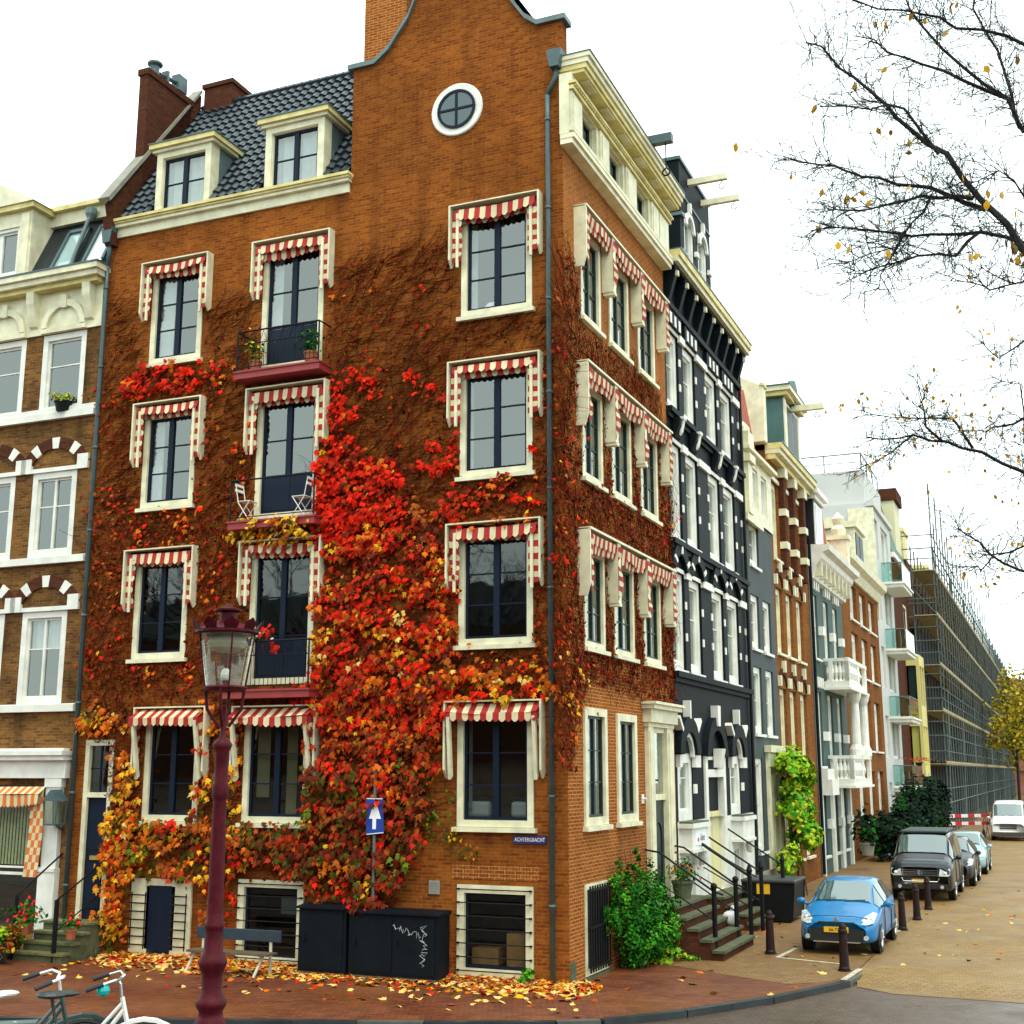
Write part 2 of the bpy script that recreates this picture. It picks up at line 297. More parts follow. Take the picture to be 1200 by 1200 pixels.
for (x0, x1, z0, z1, cc) in ((-10.1, -8.52, .03, 1.64, 0), (-7.35, -5.75, .03, 1.7, 1), (-2.3, -.71, .07, 1.76, 2)):
    w = window(CH, x0, x1, z0, z1, cols=1, rows=1, cas=.15, sill=False, glass='glassc', proud=.05)
    g = MB(); g.cur = 0
    n = 7
    if cc == 0:
        w.name = 'cellar_door_frame'
        g.box(-9.62, -9.02, -.05, .03, .1, 1.5)
        q = MB(); q.box(-10.0, -9.7, -.052, -.03, .1, 1.55); q.build('side_panel', M['white'], w); q = MB(); q.box(-8.94, -8.62, -.052, -.03, .1, 1.55); q.build('side_panel', M['white'], w)
        g.build('cellar_door', M['blue'], w); g = MB()
        for xa, xb in ((x0+.04, -9.62), (-9.0, x1-.04)):
            g = MB()
            for i in range(n): z = .28+i*.17; g.tube([(xa, -.14, z), (xb, -.14, z)], .016)
            for xx in (xa+.06, xb-.02): g.tube([(xx, -.14, .2), (xx, -.14, 1.36)], .014)
            if xa < -9.5: g.build('window_bars', M['black'], w)
    else:
        for i in range(n): z = z0+.12+i*(z1-z0-.2)/(n-1); g.tube([(x0+.03, -.1, z), (x1-.03, -.1, z)], .012); g.box(x0+.02, x0+.06, -.112, 0, z-.016, z+.016); g.box(x1-.06, x1-.02, -.112, 0, z-.016, z+.016)
    g.build('window_bars', M['black'], w)
    if cc == 2:
        q = MB(); q.box(-2.15, -1.6, .35, .7, .25, .55); q.box(-1.4, -.85, .3, .7, .25, .85); q.build('cardboard_box', mat('cardboard', (.42, .26, .09), .8, noise=.25), w)
    if cc == 1:
        q = MB(); q.box(-6.5, -6.05, .3, .33, 1.0, 1.35); q.build('picture', M['lead'], w)
b = MB(XB); b.box(.84, 2.17, -.02, .05, .06, 1.75); w = b.build('barred_cellar_window', M['white'], CH)
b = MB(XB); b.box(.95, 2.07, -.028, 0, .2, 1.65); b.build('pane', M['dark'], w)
b = MB(XB)
for i in range(9): x = .92+i*.145; b.tube([(x, -.09, .12), (x, -.09, 1.72)], .02)
for z in (.2, .95, 1.64): b.box(.86, 2.15, -.1, -.085, z-.02, z+.02)
b.build('window_bars', M['black'], w)
b = MB(XB); b.prism([(.7,-.3),(2.4,-.3),(2.4,.04),(.7,.04)], -.06, 0); b.box(-.0, .25, -.035, 0, -.3, .42); b.build('stone_plinth', M['moss'], CH)
# left front door
b = MB(); b.cur = 0
b.box(-11.617, -11.5, -.03, .1, .72, 4.597); b.box(-10.94, -10.823, -.03, .1, .72, 4.597); b.box(-11.5, -10.94, -.03, .1, 4.47, 4.597); b.box(-11.5, -10.94, -.04, .1, 3.33, 3.44)
b.cur = 2; b.quad((-11.5, .5, .7), (-10.9, .5, .7), (-10.9, .5, 4.5), (-11.5, .5, 4.5))
dr = b.build('front_door', MS, CH)
b = MB(); b.box(-11.497, -10.943, .04, .09, .72, 3.33); b.box(-11.42, -11.02, .02, .05, 2.2, 3.15); b.box(-11.42, -11.02, .02, .05, .95, 1.9); b.build('door_leaf', M['blue'], dr)
b = MB(); b.box(-11.35, -11.08, .01, .05, 1.98, 2.07); b.build('letter_slot', mat('brass', (.5, .38, .12), .35, metal=.8), dr)
b = MB(); b.box(-11.497, -10.943, .06, .064, 3.44, 4.47); b.build('pane', M['glassd'], dr)
b = MB(); b.box(-11.24, -11.2, .04, .08, 3.44, 4.47); b.box(-11.497, -11.24, .045, .075, 3.95, 3.98); b.box(-11.2, -10.943, .045, .075, 3.95, 3.98); b.build('glazing_bar', M['blue'], dr)
# round gable window
b = MB(); b.lathe([(.34,.02),(.34,-.03),(.60,-.05),(.62,-.03),(.62,.02)], (-2.47, 0, 18.18), 36, ax='y'); 
rw = b.build('round_window', M['pure'], CH)
b = MB(); b.lathe([(.0,-.055),(.45,-.056),(.45,-.03)], (-2.47, 0, 18.18), 36, ax='y'); b.build('pane', mat('round pane', (.02,.05,.055), .04, spec=1), rw)
b = MB()
b.lathe([(.40,-.05),(.40,-.075),(.46,-.075),(.46,-.05)], (-2.47, 0, 18.18), 36, ax='y', m=0); b.f = [f for f in b.f if len(f) == 4]; b.m = [0]*len(b.f)
b.box(-2.89, -2.05, -.075, -.056, 18.155, 18.205); b.box(-2.495, -2.445, -.077, -.054, 17.76, 18.6); b.build('glazing_bar', M['blue'], rw)
# cornice over the main front, roof, dormers, chimneys
b = MB(); b.box(-11.8, -5.14, -.06, 0, 16.72, 16.95, 0); b.box(-11.82, -5.1, -.16, -.0, 16.95, 17.03, 0); b.box(-11.84, -5.08, -.2, -.0, 17.03, 17.08, 1); b.box(-11.85, -5.06, -.24, 0, 17.08, 17.15, 1)
b.build('cornice', [M['white'], M['ochre']], CH)
rf = MB(); nx, ny = 27*5, 16*2
def rp(u, t):     # pantiles: waves across, steps down the slope
    x = -11.62+u*6.5; s0 = -.15+t*3.05; z = 17.3+t*4.35
    k = .035*sin(u*27*2*pi)+(.05*((t*16) % 1.0))
    return (x, s0-.8*k*.9, z+.55*-k)
vs = []
for j in range(17):
    for e in (0, .985):
        t = (j+e)/17
        for i in range(nx+1):
            u = i/nx; k = .035*sin(u*27*2*pi)-.055*e+.05
            vs.append((-11.62+u*6.5, -.08+t*2.98-.82*k, 17.2+t*4.45+.57*k))
fs = [(j*(nx+1)+i, j*(nx+1)+i+1, (j+1)*(nx+1)+i+1, (j+1)*(nx+1)+i) for j in range(33) for i in range(nx)]
rf.add(vs, fs); rf.quad((-11.62, 2.9, 21.62), (-5.12, 2.9, 21.62), (-5.12, 9, 17), (-11.62, 9, 17))
for i in range(26): rf.tube([(-11.6+i*.25, 2.9, 21.66), (-11.37+i*.25, 2.9, 21.67)], .09, 6)
rf.quad((-2.56, .3, 23), (-2.56, 7.4, 23), (.1, 7.4, 18.8), (.1, .3, 18.8)); rf.quad((-2.56, .3, 23), (-2.56, 7.4, 23), (-5.13, 7.4, 19), (-5.13, .3, 19)); rf.quad((-5.13,.3,19),(-5.13,7.4,19),(-5.13,7.4,16),(-5.13,.3,16))
rf.poly([(-2.56,7.4,23),(.1,7.4,18.8),(-5.13,7.4,19)]); kp = [k for k, f in enumerate(rf.f) if not any(x0-.02 < sum(rf.v[i][0] for i in f)/len(f) < x1+.02 and sum(rf.v[i][1] for i in f)/len(f) < .55 for x0, x1 in ((-10.6, -9.0), (-7.45, -5.85)))]; rf.f = [rf.f[k] for k in kp]; rf.m = [rf.m[k] for k in kp]; rf.build('roof', M['tile'], CH)
b = MB(); b.prism([(-.35,17.2),(-.2,17.2),(-.3,17.55),(2.9,22.1),(2.9,21.5),(9,17),(9,16.5),(-.2,16.5)], -11.9, -11.66, ax='x'); b.build('party_parapet', M['brickD'], CH)
b = MB(); b.prism([(-.42,17.55),(2.88,22.15),(2.88,22.25),(-.5,17.62)], -11.95, -11.62, ax='x'); b.build('parapet_coping', M['stone'], CH)
ch = MB(); ch.box(-11.93, -11.66, .7, 2.5, 18.4, 21.55); ch.box(-11.97, -11.62, .66, 2.54, 21.55, 21.72); c_ = ch.build('chimney', M['brickD'], CH)
p = MB(); p.lathe([(.12,21.72),(.12,22.0),(.2,22.05),(.2,22.1),(.05,22.18)], (-11.8, 1.1, 0), 10); p.box(-11.9, -11.7, 1.5, 1.58, 21.72, 22.1); p.tube([(-11.8,1.3,21.9),(-11.8,2.1,22.05)], .06); p.box(-11.93,-11.68,1.95,2.3,21.8,22.25); p.build('chimney_cowl', M['zinc'], c_)
ch = MB(); ch.box(-11.45, -10.55, 2.75, 3.7, 20.9, 22.15); ch.box(-11.5, -10.5, 2.7, 3.75, 22.15, 22.27); ch.build('chimney', M['brickD'], CH)
ch = MB(); ch.box(-5.05, -3.95, .31, 1.2, 19.2, 24.5); ch.build('chimney', M['brickB'], CH)
for x0, x1 in ((-10.6, -9.0), (-7.45, -5.85)):
    d = MB(); d.cur = 0
    d.box(x0, x0+.17, -.03, .3, 17.16, 18.75); d.box(x1-.17, x1, -.03, .3, 17.16, 18.75); d.box(x0+.17, x1-.17, -.03, .3, 18.6, 18.75); d.box(x0+.17, x1-.17, -.03, .3, 17.16, 17.22)
    d.box(x0-.1, x1+.1, -.1, 1.2, 18.75, 18.83); d.cur = 1; d.box(x0-.16, x1+.16, -.17, 1.25, 18.83, 18.95)
    d.cur = 2; d.prism([(.3,17.4),(.3,18.75),(1.2,18.75)], x0+.01, x0+.05, ax='x'); d.prism([(.3,17.4),(.3,18.75),(1.2,18.75)], x1-.05, x1-.01, ax='x'); d.box(x0+.1, x1-.1, .9, .95, 17.5, 18.7)
    d.cur = 3; d.box(x0-.18, x1+.18, -.19, 1.3, 18.95, 18.98)
    do = d.build('dormer', [M['white'], M['ochre'], M['lead'], M['zinc']], CH)
    window(do, x0+.17, x1-.17, 17.22, 18.6, cols=2, rows=2, cas=.02, rec=.03, sill=False, mull=.12, deep=.5, cur=[(0,1,0,1,'curtain')])
# entablature with attic windows on the side front
b = MB(XB); b.cur = 0
ax = [(.62, 1.62), (2.5, 3.5), (4.55, 5.55)]
b.wall(-.14, 7.3, 17.02, 18.4, [(a, c, 17.2, 17.98) for a, c in ax], y=-.2, rev=.2)
b.quad((-.14,-.2,17.02),(-.14,.02,17.02),(-.14,.02,18.4),(-.14,-.2,18.4)); b.quad((7.3,-.2,17.02),(7.3,.3,17.02),(7.3,.3,18.4),(7.3,-.2,18.4)); b.quad((-.14,-.2,17.02),(7.3,-.2,17.02),(7.3,.02,17.02),(-.14,.02,17.02))
b.prism([(-.135,17.02),(.2,17.02),(.2,18.75),(-.02,18.75),(-.135,18.4)], .003, .2, ax='x')   # end board facing the main street
for a, c in ((-.1, .55), (1.75, 2.36), (3.62, 4.42), (5.7, 6.3)):
    b.box(a, c, -.25, -.2, 17.16, 18.0); b.box(a+.08, c-.08, -.27, -.25, 17.2, 17.9)
b.box(6.4, 7.2, -.25, -.2, 17.16, 18.0)
b.box(-.16, 7.32, -.32, 0, 16.9, 17.0); b.box(-.15, 7.31, -.27, 0, 16.78, 16.9); b.box(-.16, 7.32, -.3, -.2, 17.06, 17.14)
b.cur = 1; b.box(-.14, 7.3, -.3, -.2, 18.02, 18.1); b.box(-.16, 7.32, -.36, -.2, 18.14, 18.2)
for i in range(66): b.box(-.1+i*.112, -.1+i*.112+.065, -.34, -.2, 18.1, 18.14)
b.cur = 0; b.box(-.14, 7.3, -.26, -.2, 18.2, 18.4)
b.cur = 1; b.box(-.06, 7.3, -.52, .1, 18.4, 18.48); b.box(-.08, 7.32, -.57, .1, 18.48, 18.6); b.cur = 0; b.box(-.1, 7.34, -.62, .1, 18.6, 18.72); b.box(-.12, 7.36, -.67, .1, 18.72, 18.82)
for i in range(6): b.box(.3+i*1.25, .85+i*1.25, -.48, -.3, 18.37, 18.4)
b.cur = 2; b.box(-.13, 7.37, -.69, .12, 18.82, 18.85)
b.build('entablature', [M['white'], M['ochre'], M['zinc']], CH)
for a, c in ax: window(CH, a, c, 17.2, 17.98, XB, cols=2, rows=1, cas=.03, sm=3, rec=-.08, sill=False, deep=.4, glass='glassd')
b = MB(XB); b.box(4.4, 4.6, -1.15, 0, 18.86, 19.08); hb = b.build('hoist_beam', M['zinc'], CH)
b = MB(XB); b.tube([(4.5,-.98,18.86),(4.5,-.98,18.2)], .014); b.tube([(4.5,-.98+.09*sin(t),18.1+.09*cos(t)) for t in [i*.5 for i in range(13)]], .022); b.build('hook', M['black'], hb)
# side door with its white surround
b = MB(XB); b.cur = 0
b.box(4.953, 5.35, -.1, .1, .95, 4.9); b.box(6.45, 6.947, -.1, .1, .95, 4.9); b.box(4.9, 7.0, -.12, .1, 4.9, 5.0); b.box(4.85, 7.05, -.2, .1, 5.0, 5.3); b.box(4.78, 7.12, -.3, .1, 5.3, 5.4); b.box(4.74, 7.16, -.36, .1, 5.4, 5.46); b.box(5.35, 6.45, -.03, .1, 3.25, 3.38); b.box(5.35, 6.45, -.03, .1, 4.78, 4.9)
b.box(5.0, 5.3, -.13, -.1, 1.2, 4.8); b.box(6.55, 6.9, -.13, -.1, 1.2, 4.8); b.cur = 2; b.quad((5.3,.6,.9),(6.5,.6,.9),(6.5,.6,4.9),(5.3,.6,4.9))
sd = b.build('side_door', MS, CH)
b = MB(XB); b.box(5.353, 6.447, .03, .08, .97, 3.25); b.arch(5.9, 2.45, .3, .34, .0, .03); b.box(5.56,5.6,.0,.03,1.2,2.45); b.box(6.2,6.24,.0,.03,1.2,2.45); b.build('door_leaf', M['green'], sd)
b = MB(XB); b.box(5.353, 6.447, .03, .034, 3.38, 4.78); b.build('pane', M['glass'], sd)
b = MB(XB); b.arch(5.9, 4.1, .4, .425, .0, .03, pi*.9, pi*1.6); b.build('fanlight_bar', M['black'], sd)
b = MB(XB); b.box(4.62, 4.78, -.02, 0, 3.2, 3.4); b.tube([(4.7,-.02,3.3),(4.7,-.1,3.3)], .03); b.build('wall_light', M['pure'], CH)
# downpipes
for x, zt, ztop in ((-.3, 18.0, 18.95), (-11.86, 16.0, 16.95)):
    b = MB(); dx = .35 if x > -1 else .08
    b.tube([(x, -.1, .05), (x, -.1, zt-.6), (x, -.1, zt)], .055, 8); b.tube([(x, -.1, zt), (x+dx*.6, -.12, zt+.4), (x+dx*.6, -.12, ztop-.3)], .055, 8)
    for z in range(1, int(zt), 2): b.tube([(x, -.1, z+.4), (x, -.1, z+.46)], .07, 8)
    p_ = b.build('downpipe', M['zinc'], CH, smooth=True)
    b = MB(); b.prism([(x+dx*.6-.17, ztop), (x+dx*.6-.1, ztop-.4), (x+dx*.6+.1, ztop-.4), (x+dx*.6+.17, ztop)], -.28, -.02); b.build('hopper', M['zinc'], p_)
# balconies
for k, (zs, zr) in enumerate(((12.62, 13.58), (9.2, 10.15), (5.55, 6.6))):
    b = MB(); b.box(-7.7, -5.5, -.5, -.02, zs-.14, zs); b.box(-7.72, -5.48, -.53, -.02, zs, zs+.04); bo = b.build('balcony', M['redsill'], CH)
    b = MB()
    b.tube([(-7.66,0,zr),(-7.66,-.48,zr),(-5.54,-.48,zr),(-5.54,0,zr)], .02); b.tube([(-7.66,-.48,zs+.12),(-5.54,-.48,zs+.12)], .012)
    for x in (-7.66, -5.54): b.tube([(x,-.48,zs+.04),(x,-.48,zr)], .018)
    if k != 1:
        b.tube([(-7.66,-.48,zr-.3),(-5.54,-.48,zr-.3)], .012)
        for i in range(20): x = -7.6+i*.108; b.tube([(x,-.48,zs+.1),(x,-.48,zr-.3)], .009, 4)
        for i in range(8): x = -7.5+i*.26; b.tube([(x-.1,-.48,zr-.3),(x,-.48,zr-.03),(x+.1,-.48,zr-.3)], .009, 4)
    b.build('railing', M['black'], bo)
# striped awnings: hood, cheeks, arms, scalloped cloth
def stripes(mb, p0, p1, q0, n, seg=3, bulge=.02, scallop=.05, base=None):
    """cloth from edge p0-p1 down/out to the edge through q0; n stripes; scalloped free edge"""
    p0, p1, q0 = Vector(p0), Vector(p1), Vector(q0); d = q0-p0; ph = arn.uniform(0, 6); sg = arn.uniform(.006, .022); d0 = d
    for i in range(n):
        for k in range(seg):
            t0, t1 = (i+k/seg)/n, (i+(k+1)/seg)/n
            s0 = scallop*sin(pi*k/seg); s1 = scallop*sin(pi*(k+1)/seg); e = d.normalized()
            wv = lambda t: Vector((0, sg*sin(9*t+ph), sg*sin(5*t+ph)-1.6*sg*4*t*(1-t)))
            a, b_ = p0.lerp(p1, t0)+wv(t0)*.6, p0.lerp(p1, t1)+wv(t1)*.6; d = d0
            mb.quad(a, b_, b_+d+e*s1+wv(t1), a+d+e*s0+wv(t0), i % 2)
arn = random.Random(11)
def awning(xf, x0, x1, zt, h=1.45, dep=.23, opn=0, name='awning'):
    h += arn.uniform(-.08, .06); zt += arn.uniform(-.02, .02); v1, v2 = arn.uniform(-.05, .03), arn.uniform(-.05, .05); opn = opn and opn+arn.uniform(-.06, .1)
    b = MB(xf); b.box(x0, x1, -dep, -.0, zt-.03, zt)
    for xa in (x0, x1-.04): b.prism([(-dep, zt-.03), (-.005, zt-.03), (-.005, zt-h+.1), (-dep*.45, zt-h), (-dep, zt-h+.16)], xa, xa+.04, ax='x')
    if not opn:
        for xa in (x0+.17, x1-.23): b.box(xa, xa+.06, -dep+.02, -dep+.06, zt-h+.02, zt-.2); b.tube([(xa+.03,-dep+.04,zt-h+.02),(xa+.03,-dep+.04,zt-h-.03)], .035)
    else:
        for xa in (x0+.1, x1-.17): b.prism([(-dep-opn, zt-.32), (-dep-opn+.09, zt-.3), (-.1, zt-h+.05), (-.19, zt-h-.02)], xa, xa+.07, ax='x')
    o = b.build(name, M['white'], CH)
    c = MB(xf); n = 15
    if not opn:
        stripes(c, (x0+.1, -dep+.05, zt-.11), (x1-.1, -dep+.05, zt-.11), (x0+.1, -dep+.02, zt-.27+v1), n)
        stripes(c, (x0+.1, -dep+.12, zt-.2), (x1-.1, -dep+.12, zt-.2), (x0+.1, -dep+.14, zt-.36+v2), n)
        for xa in (x0+.06, x1-.29): stripes(c, (xa, -dep+.08, zt-.22), (xa, -dep+.08, zt-h+.08), (xa+.22, -dep+.05, zt-.22), 9, scallop=.03)
    else:
        stripes(c, (x0+.05, -.12, zt-.05), (x1-.05, -.12, zt-.05), (x0+.05, -dep-opn, zt-.24), n, scallop=0)
        stripes(c, (x0+.05, -dep-opn, zt-.24), (x1-.05, -dep-opn, zt-.24), (x0+.05, -dep-opn, zt-.36), n)
        for xa in (x0+.06, x1-.06): stripes(c, (xa, -dep-opn+.03, zt-.26), (xa, -.1, zt-h+.1), (xa, -.08, zt-.15), 9, scallop=.02)
    c.build('striped_cloth', [M['red'], M['cloth']], o)
    return o
for c, r, x0, x1, z0, z1 in fw:
    awning(None, x0-.22, x1+.24, z1+.22, opn=.14 if r == 3 else 0, h=1.5 if r == 3 else 1.45)
for z1 in (15.42, 11.95, 8.42):
    zt = z1+.33; b = MB(XB); b.box(.62, 6.95, -.3, -.25, zt-.05, zt); b.box(.62, 6.95, -.25, 0, zt-.025, zt-.004)
    b.prism([(-.28, zt-.05), (0, zt-.05), (0, zt-1.4), (-.2, zt-1.4), (-.28, zt-1.15)], .62, .68, ax='x')
    for u in (2.42, 4.56, 6.66): b.box(u, u+.2, -.27, -.0, zt-1.34, zt-.05); b.box(u+.02, u+.18, -.29, -.02, zt-1.41, zt-1.34)
    o = b.build('awning', M['white'], CH); c = MB(XB)
    for u in (2.42, 4.56, 6.66): stripes(c, (u-.005, -.285, zt-.12), (u-.005, -.285, zt-1.28), (u+.2, -.285, zt-.12), 11, scallop=.05)
    stripes(c, (.69, -.28, zt-.12), (.69, -.28, zt-1.3), (.78, -.28, zt-.12), 11, scallop=.06)
    for a, e in ((.7, 2.42), (2.7, 4.56), (4.84, 6.66)):
        stripes(c, (a, -.27, zt-.12), (e, -.27, zt-.12), (a, -.25, zt-.28), 13); stripes(c, (a, -.24, zt-.2), (e, -.24, zt-.2), (a, -.2, zt-.4), 13)
    c.build('striped_cloth', [M['red'], M['cloth']], o)
# ================================================================ left neighbour
LH = thing('brick_house', 'yellow-brown brick house with white arched trim and shopfront, left of the corner house', 'house', CORNER-OUT*12.0, ROT_A)
o_ = 12.0                                         # local x = facade x + 12
XL = lambda x, y, z: (x+o_, y, z)
b = MB(XL); cols = [(-13.8, -12.45), (-15.7, -14.35), (-17.6, -16.25)]; rows = [(12.46, 14.5), (8.9, 10.98), (5.42, 7.6)]
b.wall(-18.5, -11.97, 4.4, 15.6, [(a, c, z0, z1) for a, c in cols for z0, z1 in rows])
b.wall(-18.5, -11.97, -.3, 4.4, [(-15.2, -12.62, .5, 3.6)], rm=0)
b.quad((-18.5,0,-.3),(-18.5,10,-.3),(-18.5,10,16),(-18.5,0,16)); b.quad((-11.97,0,-.3),(-11.97,10,-.3),(-11.97,10,17),(-11.97,0,17)); b.quad((-18.5,10,-.3),(-11.97,10,-.3),(-11.97,10,17),(-18.5,10,17))
b.build('wall', M['brickL'], LH)
for ci, (a, c) in enumerate(cols[:3]):
    for r, (z0, z1) in enumerate(rows):
        w = window(LH, a, c, z0, z1, XL, cols=1 if r == 0 else 2, rows=1, split=[.62], cas=.15, cm=4, sm=4, mull=.06, glass='glass', sill=False, rec=.03, cur=[(.0,1,.62,1,'curtain')] if r == 2 else None)
        m = MB(XL)
        if r:
            xc = (a+c)/2; zc = z1+.02
            m.cur = 0
            m.arch(xc, zc-.2, .82, 1.12, -.05, .0, .38, pi-.38, 11, sz=.92, alt=[0, 0, 1, 0, 0, 1, 0, 0, 1, 0, 0])
            m.box(a-.02, c+.02, -.06, 0, z1+.0, z1+.1, 1); m.box(a-.35, a-.03, -.07, 0, z1+.0, z1+.36, 1); m.box(c+.03, c+.35, -.07, 0, z1+.0, z1+.36, 1)
            m.build('brick_arch', [M['brickD'], M['pure']], w)
        else:
            xc = (a+c)/2; m.arch(xc, z1+.15, .52, .68, -.13, -.05, 0, pi, 12, m=1); m.box(a-.02, c+.02, -.12, -.05, z1+.02, z1+.14, 1); m.box(xc-.08, xc+.08, -.15, -.05, z1+.62, z1+.95, 1)
            m.build('blind_arch', [M['brickD'], M['white']], w)
for z in (12.28, 8.72, 5.25):
    b = MB(XL); b.box(-18.5, -11.99, -.12, 0, z, z+.16); b.box(-18.5, -11.99, -.06, 0, z+.16, z+.3 if z > 12 else z+.18); b.build('sill_band', M['pure'], LH)
b = MB(XL); b.box(-18.5, -11.99, -.05, 0, 14.52, 15.6); b.box(-18.5, -11.99, -.3, 0, 15.6, 15.72, 1); b.box(-18.5, -11.9, -.42, 0, 15.72, 15.86); b.box(-18.5, -11.85, -.5, 0, 15.86, 16.0); b.box(-18.5, -11.83, -.52, 0, 16.0, 16.04, 2)
for x in (-12.35, -14.1, -16.0): b.prism([(-.05,14.7),(-.12,14.75),(-.2,15.0),(-.28,15.3),(-.3,15.6),(-.05,15.6)], x-.1, x+.14, ax='x')
b.build('cornice', [M['white'], M['ochre'], M['zinc']], LH)
b = MB(XL); b.prism([(-.1,16.0),(.85,18.0),(6,18.0),(10,16)], -18.5, -11.99, 0, ax='x'); b.build('mansard_roof', M['slate'], LH)
b = MB(XL); b.box(-18.5, -11.97, .6, .95, 17.75, 18.1, 0); b.box(-18.5, -11.92, .45, 1.0, 18.1, 18.22, 1); b.build('upper_cornice', [M['white'], M['ochre']], LH)
for xx, gm in ((-13.75, 'lead'), (-12.75, 'signw')):
    def pl(x, t, d=0): return (x, -.1+.475*t*2-d*.9, 16.0+2*t*1.0+d*.42)
    b = MB(XL); t0, t1 = .12, .74
    for (u0, u1, v0, v1) in ((0, .08, t0, t1), (.62, .7, t0, t1), (0, .7, t1-.05, t1)): b.add([pl(xx+u0,v0,.0),pl(xx+u1,v0,.0),pl(xx+u1,v1,.0),pl(xx+u0,v1,.0),pl(xx+u0,v0,.09),pl(xx+u1,v0,.09),pl(xx+u1,v1,.09),pl(xx+u0,v1,.09)], [(0,3,2,1),(4,5,6,7),(0,1,5,4),(1,2,6,5),(2,3,7,6),(3,0,4,7)])
    o = b.build('roof_window', M['zinc'], LH)
    b = MB(XL); b.quad(pl(xx+.08,t0,.03), pl(xx+.62,t0,.03), pl(xx+.62,t1-.05,.03), pl(xx+.08,t1-.05,.03)); b.build('pane', mat('roof pane', (.3,.42,.42) if gm == 'lead' else (.62,.68,.7), .05, spec=1), o)
b = MB(XL); b.tube([(-13.0,.42,17.75),(-13.05,.05,16.6),(-13.08,-.1,16.05)], .05, 8); b.lathe([(.06,17.6),(.14,17.8),(.14,17.95)], (-13.0,.45,0), 8); b.build('downpipe', M['lead'], LH)
b = MB(XL); b.box(-16.6, -14.45, .35, 1.5, 16.0, 18.0); b.box(-16.6,-16.2,-.05,.35,16,18); b.box(-14.85,-14.45,-.05,.35,16,18); b.box(-16.2,-14.85,-.05,.35,17.6,18); b.box(-16.2,-14.85,-.05,.35,16,16.3); b.box(-16.75, -14.3, -.2, 1.5, 18.0, 18.14, 1); b.prism([(-16.8,18.14),(-14.25,18.14),(-15.5,18.8)], -.25, 1.5); b.box(-14.75,-14.5,-.1,-.05,16.02,17.9); o = b.build('dormer', [M['white'], M['ochre']], LH)
window(o, -16.2, -14.85, 16.3, 17.6, XL, cols=2, rows=1, cas=.08, cm=4, sm=4, rec=.02, sill=False, deep=.15)
# shopfront
b = MB(XL); b.box(-18.5, -12.05, -.16, 0, 3.75, 4.15); b.box(-18.5, -12.02, -.3, 0, 4.15, 4.26); b.box(-18.5, -12.0, -.36, 0, 4.26, 4.36); b.box(-18.5,-12.1,-.2,0,4.36,4.42)
b.box(-12.6, -12.18, -.12, 0, 0, 3.75); b.box(-12.63, -12.15, -.15, 0, 3.55, 3.75); b.box(-12.63, -12.15, -.16, 0, 0, 1.7); b.box(-12.63,-12.15,-.18,0,1.7,1.78); b.box(-15.6, -15.2, -.12, 0, 0, 3.75)
b.box(-15.2, -12.6, -.02, .06, 1.6, 1.66); b.box(-15.2, -12.6, -.02, .06, 1.75, 1.79); sf = b.build('shopfront', M['pure'], LH)
b = MB(XL); b.box(-15.2, -12.62, .03, .034, .5, 3.6); b.build('pane', glassmat('shop glass', (.9, .92, .88), .03), sf)
b = MB(XL); b.quad((-15.3,.6,.3),(-12.5,.6,.3),(-12.5,.6,3.7),(-15.3,.6,3.7)); b.quad((-15.2,.14,.3),(-15.2,.6,.3),(-15.2,.6,3.7),(-15.2,.14,3.7)); b.quad((-12.62,.14,.3),(-12.62,.6,.3),(-12.62,.6,3.7),(-12.62,.14,3.7)); b.quad((-15.2,.14,.5),(-12.6,.14,.5),(-12.6,.6,.5),(-15.2,.6,.5)); b.build('shop_interior', M['room'], sf)
b = MB(XL)
for i in range(26): x = -15.1+i*.095; b.box(x, x+.06, .09, .1, 1.82, 3.5)
b.build('vertical_blind', mat('green grey blind', (.42, .46, .26), .8, noise=.3), sf)
b = MB(XL); n = 26
stripes(b, (-15.3,-.12,3.56), (-12.6,-.12,3.56), (-15.3,-.35,3.4), n, scallop=0); stripes(b, (-15.3,-.35,3.4), (-12.6,-.35,3.4), (-15.3,-.35,3.22), n)
for i in range(12):
    z0 = 3.5-i*.16
    for j in range(4):
        x0 = -12.98+j*.1+.05*sin(i*.35); b.quad((x0,-.2,z0),(x0+.1,-.2,z0),(x0+.1-.02,-.2,z0-.16),(x0-.02,-.2,z0-.16),(i+j) % 2)
b.build('striped_awning', [M['orange'], M['cloth']], sf)
b = MB(XL); b.prism([(-12.36,3.25),(-11.92,3.25),(-12.14,3.5)], -.48, -.12); b.tube([(-12.14,-.3,2.75),(-12.14,0,2.6)], .02); b.box(-12.31,-11.97,-.46,-.14,2.72,2.76)
for y in (-.45, -.15): b.tube([(-12.3,y,2.75),(-12.34,y,3.25)], .014, 5); b.tube([(-11.98,y,2.75),(-11.94,y,3.25)], .014, 5)
wl = b.build('wall_lantern', M['zinc'], LH); b = MB(XL); b.prism([(-12.29,2.765),(-11.99,2.765),(-11.955,3.245),(-12.325,3.245)], -.44, -.16); b.build('pane', glassmat('lantern pane', (.7,.75,.68), .1), wl)
# ================================================================ houses along the right-hand street (local x = metres along the front)
def house(name, label, s0, w, cat='house', out=0):
    return thing(name, label, cat, wpt(out, s0), ROT_B), w
def shell(mb, w, z, depth=9, front=None):
    mb.quad((0,.02,-.3),(0,depth,-.3),(0,depth,z),(0,.02,z)); mb.quad((w,.02,-.3),(w,depth,-.3),(w,depth,z),(w,.02,z)); mb.quad((0,depth,-.3),(w,depth,-.3),(w,depth,z),(0,depth,z)); mb.quad((0,0,z),(w,0,z),(w,depth,z),(0,depth,z))
